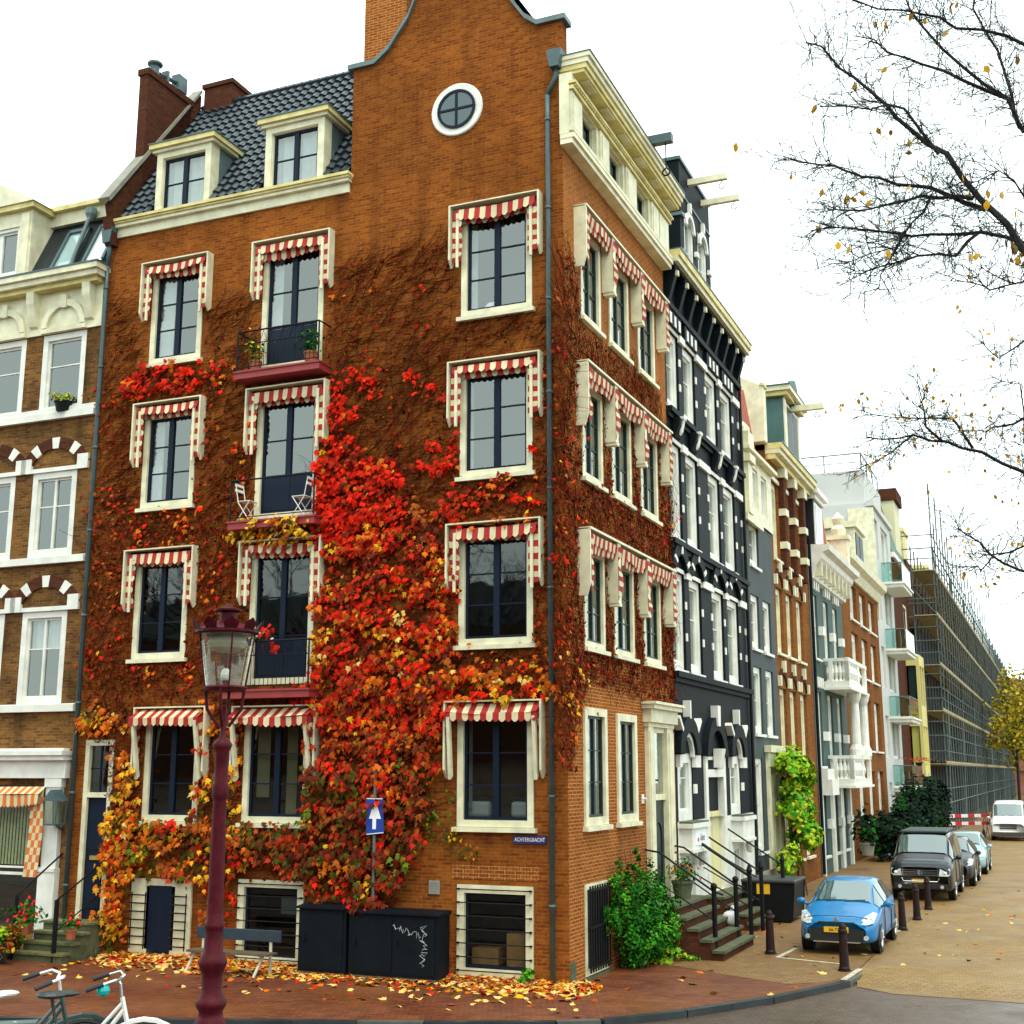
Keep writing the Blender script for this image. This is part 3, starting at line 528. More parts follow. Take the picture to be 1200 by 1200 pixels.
# --- black house
M['blk'] = mat('black painted brick', (.007, .012, .016), .6, spec=.08, noise=.4, nscale=3, bump=.4, bscale=30)
BH, w = house('black_house', 'tall black painted house with white stone blocks and two hoist beams on its gable', 7.42, 8.45)
wc = [(.12, 1.3), (1.75, 3.0), (4.15, 5.5), (5.95, 7.4)]
zr = [(13.25, 15.35), (9.8, 12.3), (6.42, 8.9)]
b = MB(); b.wall(0, w, 2.7, 17, [(a, c, z0, z1) for a, c in wc for z0, z1 in zr]+[(.2, 1.6, 2.7, 4.35), (2.7, 4.9, 2.7, 4.3), (5.6, 6.9, 2.7, 4.35)], rev=.16); shell(b, w, 17)
b.build('wall', M['blk'], BH)
b = MB(); b.wall(0, w, -.3, 2.7, [(.3, 1.5, .2, 1.9), (2.7, 4.9, .8, 2.7), (5.7, 6.8, .2, 1.9)], y=-.03, rev=.2); b.build('ground_floor_wall', M['pure'], BH)
for a, c in wc:
    for r, (z0, z1) in enumerate(zr):
        x_ = window(BH, a, c, z0, z1, cols=1, rows=1, split=[.6], cas=.2, cm=4, sm=4, rec=.1, sill=True, silld=.05, cur=[(.45,1,0,1,'curtain')], deep=.5)
        m = MB(); xc = (a+c)/2; hw = (c-a)/2
        m.cur = 0
        if r == 2:
            m.arch(xc, z1-.1, hw*.9, hw*.9+.32, -.12, -.0, .25, pi-.25, 10, m=0, sz=1.0)
            for t in (.55, pi/2, pi-.55): m.prism([(xc+q*cos(t)-.05*sin(t)*k, z1-.1+q*sin(t)+.05*cos(t)*k) for q, k in ((hw*.95, 1), (hw*.95+.24, 1), (hw*.95+.24, -1), (hw*.95, -1))], -.15, -.0, 1)
        elif r == 1:
            m.prism([(-.02,z1+.12),(-.1,z1+.15),(-.22,z1+.42),(-.24,z1+.62),(-.02,z1+.68)], xc-.26, xc+.26, 0, ax='x'); m.prism([(-.16,z1+.2),(-.22,z1+.28),(-.29,z1+.6),(-.2,z1+.66)], xc-.07, xc+.07, 1, ax='x'); m.box(xc-.12, xc+.12, -.31, -.2, z1+.6, z1+.68, 1)
        else:
            for k in (-.42, 0, .42): m.box(xc+k-.08, xc+k+.08, -.12, -.0, z1+.12, z1+.42, 1)
            m.box(a-.05, c+.05, -.1, -.0, z1+.1, z1+.5, 0)
        m.box(a-.06, c+.06, -.03, 0, z1-.0, z1+.1, 1)
        m.build('window_crown', [M['blk'], M['pure']], x_)
pier = [(1.3, 1.75), (3.0, 4.15), (5.5, 5.95), (7.4, 8.3)]
for a, c in pier:
    for z0, z1 in zr:
        b = MB(); b.box(a-.02, c+.02, -.08, 0, z1-.1, z1+.1); b.build('capital', M['pure'], BH)
        for t in (.35, .68):
            z = z0+(z1-z0)*t
            b = MB(); b.box(a+.003, a+.12, -.03, 0, z-.1, z+.1); b.build('white_block', M['pure'], BH)
            if c-a > .8: b = MB(); b.box(c-.15, c-.003, -.03, 0, z-.1, z+.1); b.build('white_block', M['pure'], BH)
for z in (13.0, 9.55, 6.2): b = MB(); b.box(0, w, -.16, 0, z, z+.14); b.box(0, w, -.08, 0, z-.12, z); b.build('string_course', M['blk'], BH)
b = MB(); b.cur = 0; b.box(0, w, -.12, 0, 15.9, 16.05); b.box(.0, w, -.3, .1, 16.95, 17.05)
for i in range(9): x = .25+i*.98; b.prism([(0,16.05),(-.1,16.1),(-.28,16.7),(-.3,16.95),(0,16.95)], x-.1, x+.1, 0, ax='x'); b.box(x-.06, x+.06, -.36, -.28, 16.72, 16.86, 1)
b.box(.0, w+.05, -.42, .1, 17.05, 17.2, 1); b.box(.0, w+.08, -.48, .1, 17.2, 17.38, 2); b.box(.0, w+.1, -.5, .1, 17.38, 17.42, 3)
b.build('cornice', [M['blk'], M['white'], M['ochre'], M['zinc']], BH)
b = MB(); gx0, gx1 = 2.1, 5.5
b.wall(gx0, gx1, 17.0, 21.0, [(2.5, 3.5, 17.5, 19.6), (4.0, 5.0, 17.5, 19.6)], y=.05, rev=.15); b.quad((gx0,.05,17),(gx0,.5,17),(gx0,.5,21),(gx0,.05,21)); b.quad((gx1,.05,17),(gx1,.5,17),(gx1,.5,21),(gx1,.05,21)); b.box(gx0-.04, gx1+.04, .0, .55, 21.0, 21.1, 1)
for z in (18.2, 19.3): b.box(gx0-.03, gx0+.3, -.02, .4, z, z+.1, 2)
b.box(gx0, gx1, .02, .05, 20.0, 20.06, 2)
b.quad((gx0,.5,17),(gx1,.5,17),(gx1,.5,21),(gx0,.5,21)); g_ = b.build('gable', [M['blk'], M['zinc'], M['lead']], BH)
for a, c in ((2.5, 3.5), (4.0, 5.0)):
    x_ = window(g_, a, c, 17.5, 19.6, cols=1, rows=2, cas=.14, cm=4, sm=4, rec=.1, sill=False, deep=.12)
    m = MB(); m.arch((a+c)/2, 19.2, .36, .5, -.03, .05, 0, pi, 10, m=0); m.box(c+.05, c+.3, -.05, .05, 18.6, 18.75); m.box((a+c)/2-.07,(a+c)/2+.07,-.05,.05,19.7,20.0); m.build('window_arch', M['pure'], x_)
for x in (3.1, 4.6):
    b = MB(); b.box(x-.07, x+.07, -1.1, .05, 20.62, 20.8); q = b.build('hoist_beam', M['white'], BH)
    b = MB(); b.tube([(x+.07*sin(t)*0, -.95+.09*sin(t), 20.45+.09*cos(t)) for t in [i*.45 for i in range(11)]], .015, 5); b.tube([(x,-.95,20.62),(x,-.95,20.54)], .012, 4); b.build('hook', M['lead'], q)
for a, c in ((.2, 1.6), (5.6, 6.9)):
    x_ = window(BH, a, c, 2.7, 4.35, cols=1, rows=1, split=[.7], cas=.24, cm=4, sm=4, rec=.06, sill=False, cur=[(.3,1,0,1,'curtain')], deep=.5)
    m = MB(); xc = (a+c)/2
    m.arch(xc, 4.25, .62, 1.0, -.18, .0, .1, pi-.1, 10, m=0); m.arch(xc, 4.25, .5, .62, -.1, .0, 0, pi, 10, m=1)
    for t in (.75, pi/2, pi-.75): m.prism([(xc+q*cos(t)-.055*sin(t)*k, 4.25+q*sin(t)+.055*cos(t)*k) for q, k in ((.95, 1), (1.4, 1), (1.4, -1), (.95, -1))], -.19, .0, 1)
    m.box(c-.05, c+.42, -.12, 0, 4.0, 4.3, 1); m.box(a-.15, a+.06, -.12, 0, 4.0, 4.3, 1); m.box(c+.02, c+.26, -.05, 0, 3.35, 3.58, 1)
    m.build('window_crown', [M['blk'], M['pure']], x_)
    m = MB(); m.box(a-.05, c+.1, -.34, 0, 2.05, 2.55, 0); m.box(a-.12, c+.16, -.4, 0, 2.55, 2.66, 0); m.box(a-.08, c+.12, -.36, 0, 2.66, 2.7, 1); m.box(a-.1, c+.15, -.37, 0, 1.97, 2.05, 0)
    m.lathe([(.0,1.6),(.1,1.65),(.13,1.8),(.1,1.97)], (c+.02,-.2,0), 10, m=0); m.build('window_box', [M['pure'], M['moss']], x_)
for a, c in ((.3, 1.5), (5.7, 6.8)): window(BH, a, c, .2, 1.9, cols=2, rows=1, cas=.16, cm=4, sm=4, rec=.08, sill=False, deep=.4)
b = MB(); b.cur = 0; b.box(2.703, 2.95, -.06, .2, .8, 4.297); b.box(4.65, 4.897, -.06, .2, .8, 4.297); b.box(2.95, 4.65, -.06, .2, 3.75, 3.95); b.box(2.95, 4.65, -.02, .2, 4.2, 4.297); b.prism([(-.2,4.0),(-.05,4.0),(-.05,4.5),(-.3,4.5)], 3.6, 4.0, 0, ax='x'); b.arch(3.8, 4.2, .8, 1.15, -.15, .0, .1, pi-.1, 10, m=1)
b.prism([(3.68,5.1),(3.92,5.1),(3.97,5.65),(3.63,5.65)], -.2, 0, 0); b.box(2.95,4.65,.12,.2,2.85,3.75,1); b.box(2.95,4.65,.12,.2,3.95,4.2,1)
p_ = b.build('portal', [M['pure'], M['blk']], BH)
b = MB(); b.box(2.953, 3.78, .1, .16, .82, 2.85); b.box(3.82, 4.647, .1, .16, .82, 2.85); b.box(3.78,3.82,.14,.16,.82,2.85); b.build('door', mat('cream door', (.66, .6, .3), .5), p_)
b = MB(); b.box(.4, 1.45, -.352, -.34, 2.14, 2.48); so = b.build('name_board', M['signw'], BH)
text('lettering', 'm', .2, so, (.66, -.356, 2.28), (R(90), 0, 0), mat('red paint', (.6,.03,.03), .5)); text('lettering', 'idee', .25, so, (1.06, -.356, 2.31), (R(90), 0, 0), mat('grey green paint', (.12,.2,.2), .5))
b = MB(); b.box(1.9, 2.1, -.16, -.03, 1.6, 1.85); b.build('letter_box', M['black'], BH)
b = MB(); b.tube([(8.32,-.08,.1),(8.32,-.08,16.6)], .05, 8); b.build('downpipe', M['black'], BH)
# --- narrow grey-green house
M['gry'] = mat('grey green painted brick', (.026, .046, .05), .7, noise=.35, nscale=1.5, bump=.4, bscale=30)
GH, w = house('grey_house', 'narrow grey-green house with a white pilastered top and two bays of windows', 15.9, 4.4)
hs = [(a, c, z0, z1) for z0, z1 in ((7.72, 9.45), (5.05, 7.15)) for a, c in ((.7, 1.9), (2.5, 3.7))]+[(.8, 2.2, 10.4, 11.9), (.5, 1.5, 1.5, 4.3), (2.0, 4.0, .9, 4.3)]
b = MB(); b.wall(0, w, -.3, 12.0, hs, rev=.16); shell(b, w, 12.0); b.build('wall', M['gry'], GH)
for a, c, z0, z1 in hs[:6]: window(GH, a, c, z0, z1, cols=1, rows=2, cas=.2, cm=4, sm=4, rec=.1, silld=.08, cur=[(.4,1,0,1,'curtain')] if z0 < 7 else None, deep=.5, glass='glassd')
b = MB(); b.wall(.0, w, 11.95, 14.0, [(1.2, 2.2, 12.3, 13.7), (2.7, 3.6, 12.3, 13.7)], y=-.06, rev=.15); b.quad((0,-.06,11.95),(0,1,11.95),(0,1,14),(0,-.06,14)); b.quad((w,-.06,11.95),(w,1,11.95),(w,1,14),(w,-.06,14)); b.quad((0,-.06,14),(w,-.06,14),(w,1,14),(0,1,14))
b.box(.15, .75, -.2, -.06, 11.95, 13.6); b.box(.05, .85, -.3, -.06, 13.6, 13.85); b.box(.05, 2.4, -.16, -.06, 11.7, 11.95, 0); b.box(0, w, -.3, .0, 14.0, 14.12); b.box(.1, .9, -.25, .5, 14.12, 14.6); b.lathe([(.3,14.6),(.32,14.8),(.15,15.0),(.0,15.05)], (.5,.1,0), 10)
gt = b.build('gable_top', M['white'], GH)
for a, c in ((1.2, 2.2), (2.7, 3.6)): window(gt, a, c, 12.3, 13.7, cols=1, rows=2, cas=.1, cm=4, sm=4, rec=.03, sill=False, deep=.4)
b = MB(); b.prism([(0,14.1),(2.2,16.6),(w,14.1)], .3, 8); b.build('roof', mat('orange clay tile', (.45, .085, .03), .7, noise=.4, nscale=8), GH)
b = MB(); b.box(2.0, 4.1, -.1, .1, 4.05, 4.5); b.box(1.9, 4.2, -.22, .1, 4.5, 4.72); b.box(2.0, 2.35, -.08, .1, .9, 4.05); b.box(3.7, 4.0, -.08, .1, .9, 4.05); b.box(2.35, 3.7, .02, .1, .9, 4.05); b.box(2.5, 3.0, -.0, .02, 1.0, 3.8); b.box(3.1, 3.6, -.0, .02, 1.0, 3.8); b.build('door_surround', M['white'], GH)
window(GH, .5, 1.5, 1.5, 4.3, cols=1, rows=2, cas=.15, cm=4, sm=4, rec=.08, deep=.5)
b = MB(); b.box(.0, w, -.06, .02, -.3, .9); b.build('plinth', M['stone'], GH)
# --- brown brick house with hoist dormer
M['brickO'] = brick('brown orange brick', (.3, .1, .018), (.19, .058, .014), (.2, .11, .045), stain=.4)
NH, w = house('brown_brick_house', 'brown brick house with a green-sided hoist dormer above its cream cornice', 20.3, 6.9)
bays = [(.3, 1.5), (2.1, 3.3), (4.05, 5.3)]; zs = [(11.2, 14.0), (7.9, 10.2), (4.2, 6.7), (.9, 3.4)]
b = MB(); b.wall(0, w, -.3, 15.0, [(a, c, z0, z1) for a, c in bays for z0, z1 in zs], rev=.2); shell(b, w, 15); b.build('wall', M['brickO'], NH)
for a, c in bays:
    for r, (z0, z1) in enumerate(zs):
        x_ = window(NH, a, c, z0, z1, cols=1, rows=1, split=[.6], cas=.22, rec=.14, sm=0, silld=.1, deep=.5, cur=[(.5,1,0,1,'curtp')], glass='glassd')
        m = MB(); xc = (a+c)/2
        if r in (1, 2): m.arch(xc, z1-.15, .62, .85, -.05, 0, .35, pi-.35, 8, m=0); m.box(xc-.09, xc+.09, -.14, 0, z1+.55, z1+.95, 1); m.box(c+.05, c+.22, -.12, 0, z1+.05, z1+.4, 1); m.box(a-.22, a-.05, -.12, 0, z1+.05, z1+.4, 1)
        else: m.box(a-.05, c+.05, -.05, 0, z1, z1+.14, 1)
        m.build('window_crown', [M['brickD'], M['white']], x_)
for x in (1.55, 3.4, 5.4):
    b = MB(); b.box(x, x+.45, -.2, 0, 11.0, 14.4, 0); b.box(x-.05, x+.5, -.28, 0, 14.3, 14.65, 1); b.box(x-.05, x+.5, -.26, 0, 12.9, 13.15, 1); b.box(x-.05, x+.5, -.26, 0, 11.7, 11.95, 1); b.build('pilaster', [M['brickD'], M['white']], NH)
b = MB(); b.box(0, w, -.25, .1, 14.66, 14.85, 0); b.box(-.02, w+.05, -.42, .1, 14.85, 15.02, 1); b.box(-.03, w+.08, -.5, .1, 15.02, 15.22, 0); b.box(-.03, w+.1, -.53, .1, 15.22, 15.27, 2); b.build('cornice', [M['ochre'], M['white'], M['zinc']], NH)
b = MB(); b.prism([(.1,15.2),(3.0,18.0),(9,15.2)], 0, w, ax='x'); b.build('roof', M['slate'], NH)
b = MB(); b.prism([(0,15.2),(.0,17.2),(2.6,18.6),(3.4,18.6),(3.4,15.2)], -.5, .02, ax='x', m=0); b.box(-.55, .07, -.05, .1, 17.2, 17.3, 1); b.build('party_wall', [M['white'], M['ochre']], NH)
d = MB(); d.box(1.9, 4.9, -.25, 2.6, 15.27, 17.45, 2); d.box(1.9, 2.25, -.3, -.25, 15.3, 17.4, 0); d.box(4.55, 4.9, -.3, -.25, 15.3, 17.4, 0); d.box(1.7, 5.1, -.45, 2.6, 17.45, 17.62, 1); d.box(1.6, 5.2, -.58, 2.6, 17.62, 17.8, 0); d.box(1.55, 5.25, -.6, 2.6, 17.8, 17.84, 2)
d.lathe([(.55,-.45),(.55,-.25),(.3,-.2)], (3.4, 0, 17.9), 16, ax='y', m=2)
do = d.build('dormer', [M['white'], M['ochre'], mat('green grey dormer cheek', (.06, .15, .14), .6, noise=.3)], NH)
b = MB(); b.box(2.25, 4.55, -.29, -.26, 15.4, 17.3, 0); b.box(2.4, 3.35, -.3, -.28, 15.5, 17.2, 1); b.box(3.45, 4.4, -.3, -.28, 15.5, 17.2, 1); b.build('hoist_door', [M['white'], M['green']], do)
b = MB(); b.box(3.2, 3.4, -1.5, -.3, 17.2, 17.42); q = b.build('hoist_beam', M['white'], do); b = MB(); b.tube([(3.3,-1.25+.1*sin(t),17.0+.1*cos(t)) for t in [i*.45 for i in range(11)]], .02, 5); b.build('hook', M['lead'], q)
# --- green-grey house with stone balconies
M['ggr'] = mat('green grey stucco', (.035, .08, .07), .7, noise=.35, nscale=1.2)
EH, w = house('green_house', 'green-grey house with white blocks, a broad white cornice and a two-storey stone bay of balconies', 27.25, 8.3)
bays = [(.6, 1.7), (3.2, 4.4), (5.6, 6.8)]; zs = [(8.3, 10.9), (4.1, 7.0), (.7, 3.3)]
b = MB(); b.wall(0, w, -.3, 12.2, [(a, c, z0, z1) for a, c in bays for z0, z1 in zs], rev=.2); shell(b, w, 12.2); b.build('wall', M['ggr'], EH)
for a, c in bays:
    for r, (z0, z1) in enumerate(zs):
        x_ = window(EH, a, c, z0, z1, cols=2, rows=1, split=[.55], cas=.2, cm=4, sm=4, rec=.12, deep=.5, mull=.06, cur=[(.0,1,0,.45,'curtain')])
        for k in (-.5, 0, .5): m = MB(); m.box((a+c)/2+k-.12, (a+c)/2+k+.12, -.12, 0, z1+.15, z1+.55); m.build('keystone', M['pure'], x_)
        m = MB(); m.box(c+.05, c+.6, -.2, 0, z0+1.0, z0+1.35); m.build('white_block', M['pure'], x_)
b = MB(); b.prism([(0,11.35),(-.2,11.4),(-.3,11.9),(-.55,12.2),(-.6,12.4),(-.85,12.5),(-.9,12.7),(0,12.75)], 0, w, 0, ax='x')
for i in range(8): b.box(.3+i*1.05, .5+i*1.05, -.5, -.2, 11.5, 12.1, 1)
b.build('cornice', [M['pure'], M['white']], EH)
b = MB(); b.prism([(.1,12.7),(3,15.6),(9,12.7)], 0, w, ax='x'); b.build('roof', mat('orange roof tile', (.5, .09, .03), .65, noise=.35, nscale=6), EH)
b = MB(); b.prism([(2.5,12.7),(5.2,16.0),(7.4,12.7)], .25, 7); b.build('cross_roof', mat('orange pantile', (.5, .075, .02), .6, noise=.5, nscale=9, bump=.6, bscale=14), EH)
for xa, c1 in ((.1, 'slate'),):
    b = MB(); b.box(xa, xa+2.0, -.3, 2.4, 12.75, 14.6, 0); b.box(xa-.1, xa+2.1, -.42, 2.4, 14.6, 14.8, 1); b.box(xa-.2, xa+2.2, -.55, 2.4, 14.8, 15.0, 1); b.box(xa+.1, xa+1.9, -.34, -.3, 12.8, 14.5, 1); b.box(xa+.3, xa+.95, -.36, -.33, 13.0, 14.4, 2); b.box(xa+1.05, xa+1.7, -.36, -.33, 13.0, 14.4, 2); b.build('dormer', [M['slate'] if xa < 1 else M['green'], M['pure'], mat('dormer pane', (.35,.42,.45), .05)], EH)
b = MB(); b.box(7.6, 8.25, -.5, .3, 12.75, 14.2); b.box(7.5, 8.3, -.6, .4, 14.2, 14.4); b.lathe([(.3,14.4),(.35,14.7),(.2,14.9),(.28,15.2),(.05,15.5)], (7.9,-.1,0), 10); b.build('roof_ornament', M['white'], EH)
for zb in (7.25, 3.35):
    b = MB(); b.box(2.6, 7.8, -1.0, 0, zb, zb+.25); b.box(2.5, 7.9, -1.08, 0, zb-.1, zb); b.box(2.6, 7.8, -1.02, -.86, zb+1.05, zb+1.2)
    for xx in (2.6, 5.1, 7.4): b.box(xx, xx+.4, -1.0, -.85, zb+.25, zb+1.05)
    for yy in (-.95, -.3): b.box(2.6, 2.8, yy-.05, yy+.1, zb+.25, zb+1.05)
    b.box(2.6, 2.76, -.9, 0, zb+1.05, zb+1.18); o = b.build('stone_balcony', M['pure'], EH)
    for k in range(5): bb = MB(); bb.lathe([(.09,zb+.25),(.05,zb+.35),(.1,zb+.6),(.05,zb+.9),(.09,zb+1.05)], (2.7,-.8+k*.16,0), 8); bb.build('baluster', M['pure'], o)
    for k in range(9): bb = MB(); bb.lathe([(.1,zb+.25),(.05,zb+.35),(.12,zb+.6),(.05,zb+.9),(.1,zb+1.05)], (3.15+k*.24 if k < 8 else 5.7,-.93,0), 8); bb.build('baluster', M['pure'], o)
for xx in (4.9, 7.3): b = MB(); b.lathe([(.3,4.55),(.3,4.8),(.2,5.0),(.19,6.4),(.17,6.7),(.26,6.9),(.3,7.1),(.3,7.15)], (xx+.2,-.8,0), 12); b.build('column', M['pure'], EH)
b = MB(); b.box(.3, 1.9, -.5, 0, 3.0, 3.6); b.box(.3, 1.9, -.35, 0, 3.6, 4.0); b.build('door_hood', M['pure'], EH)
for q in ((2.7, 3.1), (4.6, 5.3), (7.2, 7.6), (.1, .4)): b = MB(); b.box(*q, -.12, 0, 0, 3.0 if q[0] < 1 else 3.3); b.build('pilaster', M['pure'], EH)
b = MB(); b.tube([(-.02,-.1,.1),(-.02,-.1,13)], .06, 8); b.build('downpipe', M['blk'], EH)
# --- orange brick house with white cornice
OH, w = house('orange_brick_house', 'orange brick house with narrow white windows, between the green-grey house and the white flats', 35.55, 12.9)
bays = [(2.7, 4.9), (6.0, 8.2), (9.3, 11.5)]; zs = [(11.0, 12.7), (8.4, 10.4), (4.9, 7.4), (1.6, 3.9)]
b = MB(); b.wall(0, w, -.3, 13.2, [(a, c, z0, z1) for a, c in bays for z0, z1 in zs], rev=.3); shell(b, w, 13.2); b.build('wall', M['brickO'], OH)
for a, c in bays:
    for z0, z1 in zs: window(OH, a, c, z0, z1, cols=1, rows=2, cas=.4, cm=4, sm=4, rec=.2, deep=.5)
b = MB(); b.prism([(0,12.9),(-.15,12.9),(-.3,13.3),(-.55,13.5),(-.6,13.8),(0,13.85)], 0, w, ax='x'); b.build('cornice', M['white'], OH)
b = MB(); b.prism([(.1,13.8),(4,16.5),(9,13.8)], 0, w, ax='x'); b.build('roof', M['slate'], OH)
b = MB(); b.box(4.0, 7.0, -.2, 2.5, 13.85, 15.6, 0); b.box(3.8, 7.2, -.35, 2.5, 15.6, 15.9, 0); b.box(4.3, 5.4, -.24, -.2, 14.1, 15.4, 1); b.box(5.6, 6.7, -.24, -.2, 14.1, 15.4, 1); b.build('dormer', [M['white'], M['green']], OH)
# --- white modern flats
M['wht'] = mat('white render', (.5, .51, .49), .6, noise=.08, nscale=.6)
WH, w = house('white_flats', 'tall white rendered block of flats with glass balconies and a railing on its roof', 48.5, 8.2)
hs = [(a, c, z, z+2.3) for z in (1.0, 4.6, 8.4, 12.2, 15.6) for a, c in ((.8, 2.2), (3.6, 6.8))]
b = MB(); b.wall(0, w, -.3, 18.6, hs, rev=.25); shell(b, w, 18.6, 12); b.box(.4, w-.2, .4, 9, 18.6, 20.6, 0); b.box(-.1, w+.1, -.15, .3, 18.4, 18.7, 0)
b.build('wall', M['wht'], WH)
b = MB(); b.box(-.06, -.0, -.1, 1.3, 12, 18.3); b.box(-.06,0,1.5,3,14,17.9); b.box(-.08,0,.6,.8,11,18); b.build('side_panel', M['white'], WH)
for h in hs: window(WH, *h, cols=2, rows=1, cas=.12, cm=4, sm=4, rec=.15, sill=False, deep=.5, mull=.08, cur=[(.1,.7,0,1,'curtain')])
M['gls'] = glassmat('balcony glass', (.55, .8, .78), .2)
for z in (14.5, 10.7, 6.9, 3.1):
    b = MB(); b.box(3.0, 7.6, -1.15, 0, z-.3, z); b.box(2.9, 7.7, -1.25, 0, z-.12, z-.02); o = b.build('balcony', M['pure'], WH)
    b = MB(); b.box(3.05, 7.55, -1.12, -1.09, z+.05, z+1.1); b.box(3.05, 3.08, -1.09, 0, z+.05, z+1.1); b.build('glass_panel', M['gls'], o)
    b = MB(); b.tube([(3.06,0,z+1.12),(3.06,-1.1,z+1.12),(7.55,-1.1,z+1.12)], .03)
    for xx in (3.06, 5.3, 7.5): b.tube([(xx,-1.1,z),(xx,-1.1,z+1.1)], .025)
    b.build('railing', M['lead'], o)
b = MB(); b.tube([(.5,.5,21.6),(.5,8.8,21.6)], .04); b.tube([(.5,.5,21.6),(7.8,.5,21.6)], .04); b.tube([(.5,.5,21.1),(.5,8.8,21.1)], .025)
for i in range(5): b.tube([(.5,.5+i*2.05,20.6),(.5,.5+i*2.05,21.6)], .035)
for i in range(4): b.tube([(.5+i*2.4,.5,20.6),(.5+i*2.4,.5,21.6)], .035)
b.build('roof_railing', M['lead'], WH)
b = MB(); b.lathe([(.7,20.6),(.7,21.3),(.5,21.4),(.5,21.9),(.8,22.0),(.8,22.2),(.3,22.3)], (2.5,6.5,0), 12); b.build('roof_vent', M['lead'], WH)
# --- brown brick flats with green mansard
FH, w = house('brown_flats', 'dark brown brick flats with a green mansard roof, beside the scaffolded building', 56.8, 8.4)
b = MB(); b.wall(0, w, -.3, 17.0, [(5.0, 7.6, z, z+2.4) for z in (1.0, 4.4, 8.2, 12.2)], rev=.2); shell(b, w, 17); b.build('wall', M['brickD'], FH)
b = MB(); b.prism([(-.1,17),(1.2,21.8),(8,21.8),(9,17)], 0, w, ax='x'); b.build('mansard_roof', mat('green copper roof', (.07, .16, .11), .6, noise=.4, nscale=4), FH)
b = MB(); b.box(-.05, w+.05, -.2, .1, 16.8, 17.1); b.build('gutter', M['pure'], FH)
b = MB(); b.box(w-3.2, w-.1, .2, 5, 17.1, 21.4, 0); b.box(w-3.3, w, .0, 5, 21.4, 22.2, 1); b.build('roof_house', [mat('pale yellow render', (.62, .58, .38), .7), M['brickD']], FH)
for k, z in enumerate((4.2, 8.0)):
    b = MB(); b.box(4.7, 7.9, -.8, 0, z-.6, z, 0); b.box(4.7, 7.9, -.8, 0, z+2.5, z+3.2, 0)
    for xx in (4.7, 6.2, 7.7): b.box(xx, xx+.22, -.8, -.6, z, z+2.5, 0)
    b.box(4.85, 7.75, -.7, -.1, z, z+2.5, 1); b.build('bay_window', [mat('yellow bay', (.62, .55, .2), .6), M['green'] if k else mat('yellow blind', (.42, .42, .1), .7)], FH)
for z in (12.4, 1.0): window(FH, 5.0, 7.6, z, z+2.2, cols=2, rows=1, cas=.2, rec=.1, deep=.4)
# --- scaffolded building and its scaffold
M['brickS'] = brick('brown site brick', (.13, .05, .025), (.08, .035, .02), (.07, .05, .03), stain=.5)
SB, w = house('scaffolded_building', 'long dark brick building wrapped in scaffolding at the end of the street', 65.4, 132)
wn = [(3+i*5.2, 5.2+i*5.2, z, z+2.2) for i in range(24) for z in (1.2, 4.6, 8.0, 11.4, 14.6)]
b = MB(); b.wall(0, w, -.3, 18.0, wn, rev=.3); shell(b, w, 18, 12); b.build('wall', M['brickS'], SB)
b = MB()
for a, c, z0, z1 in wn[:100]:
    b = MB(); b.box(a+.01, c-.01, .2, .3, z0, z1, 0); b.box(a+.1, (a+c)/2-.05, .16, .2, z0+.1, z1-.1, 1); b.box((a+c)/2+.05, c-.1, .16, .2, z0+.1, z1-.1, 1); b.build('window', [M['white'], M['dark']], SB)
b = MB(); b.prism([(.3,18),(1.6,20.4),(10,20.4),(12,18)], 0, w, ax='x'); b.build('roof', M['slate'], SB)
for i in range(7): b = MB(); x = 4+i*18; b.box(x, x+3, .5, 3, 18.2, 20.6); b.box(x-.1, x+3.1, .4, 3, 20.6, 20.9); b.build('dormer', M['ochre'], SB)
SF = thing('scaffold', 'tall grey tube scaffold with timber decks at the end of the street', 'scaffold', wpt(0, 65.2), ROT_B)
steel = mat('galvanised tube', (.1, .13, .125), .6, spec=.2, noise=.3); plank = mat('pale scaffold board', (.4, .33, .15), .7, noise=.5, nscale=3)
LV = [1.9, 4.3, 6.2, 7.7, 9.3, 10.7, 12.4, 14.0, 15.2, 17.0, 18.6]
dk = [4.3, 7.7, 10.7, 14.0, 17.0]
cnt = 0
stp = []; x = 0
while x < 128: stp.append(x); x += 2.4
def part(b, nm, m): return b.build(nm, m, SF)
extra = MB()
for i, x in enumerate(stp):
    top = 19.2+(2.6 if i < 30 and i % 2 == 0 else .3*(i % 3))+(1.2 if i < 6 else 0)
    for y in (-1.75, -.35):
        b = MB() if (y < -1 and i < 54) else extra
        b.tube([(x, y, 0), (x, y, top if y < -1 else 18.8)], .05, 5)
        if b is not extra: part(b, 'standard', steel)
for z in LV:
    b = MB(); b.tube([(-.3, -1.75, z), (128, -1.75, z)], .045, 5); part(b, 'ledger', steel)
    b = MB(); b.tube([(-.05, -1.9, z), (-.05, .5, z)], .045, 5); part(b, 'transom', steel)
    b = MB(); b.tube([(-.05, -1.9, z+.9), (-.05, .5, z+.9)], .04, 5); part(b, 'transom', steel)
    b = MB(); b.tube([(-.3, -1.75, z+.9), (128, -1.75, z+.9)], .035, 5); part(b, 'guard_rail', steel)
for z in dk:
    b = MB(); b.box(-.2, 128, -1.82, -.4, z+.05, z+.11); part(b, 'deck', plank)
    b = MB(); b.box(-.2, 128, -1.83, -1.79, z+.12, z+.27); part(b, 'toe_board', plank)
for i in range(0, 24, 3):
    b = MB(); b.tube([(i*4.8, -1.8, 0), (i*4.8+4.8, -1.8, 9.5), (i*4.8, -1.8, 18.6)], .04, 4); part(b, 'brace', steel)
b = MB(); b.tube([(-.05,-1.75,14.2),(-.05,-.35,15.9)], .04, 4); part(b, 'brace', steel)
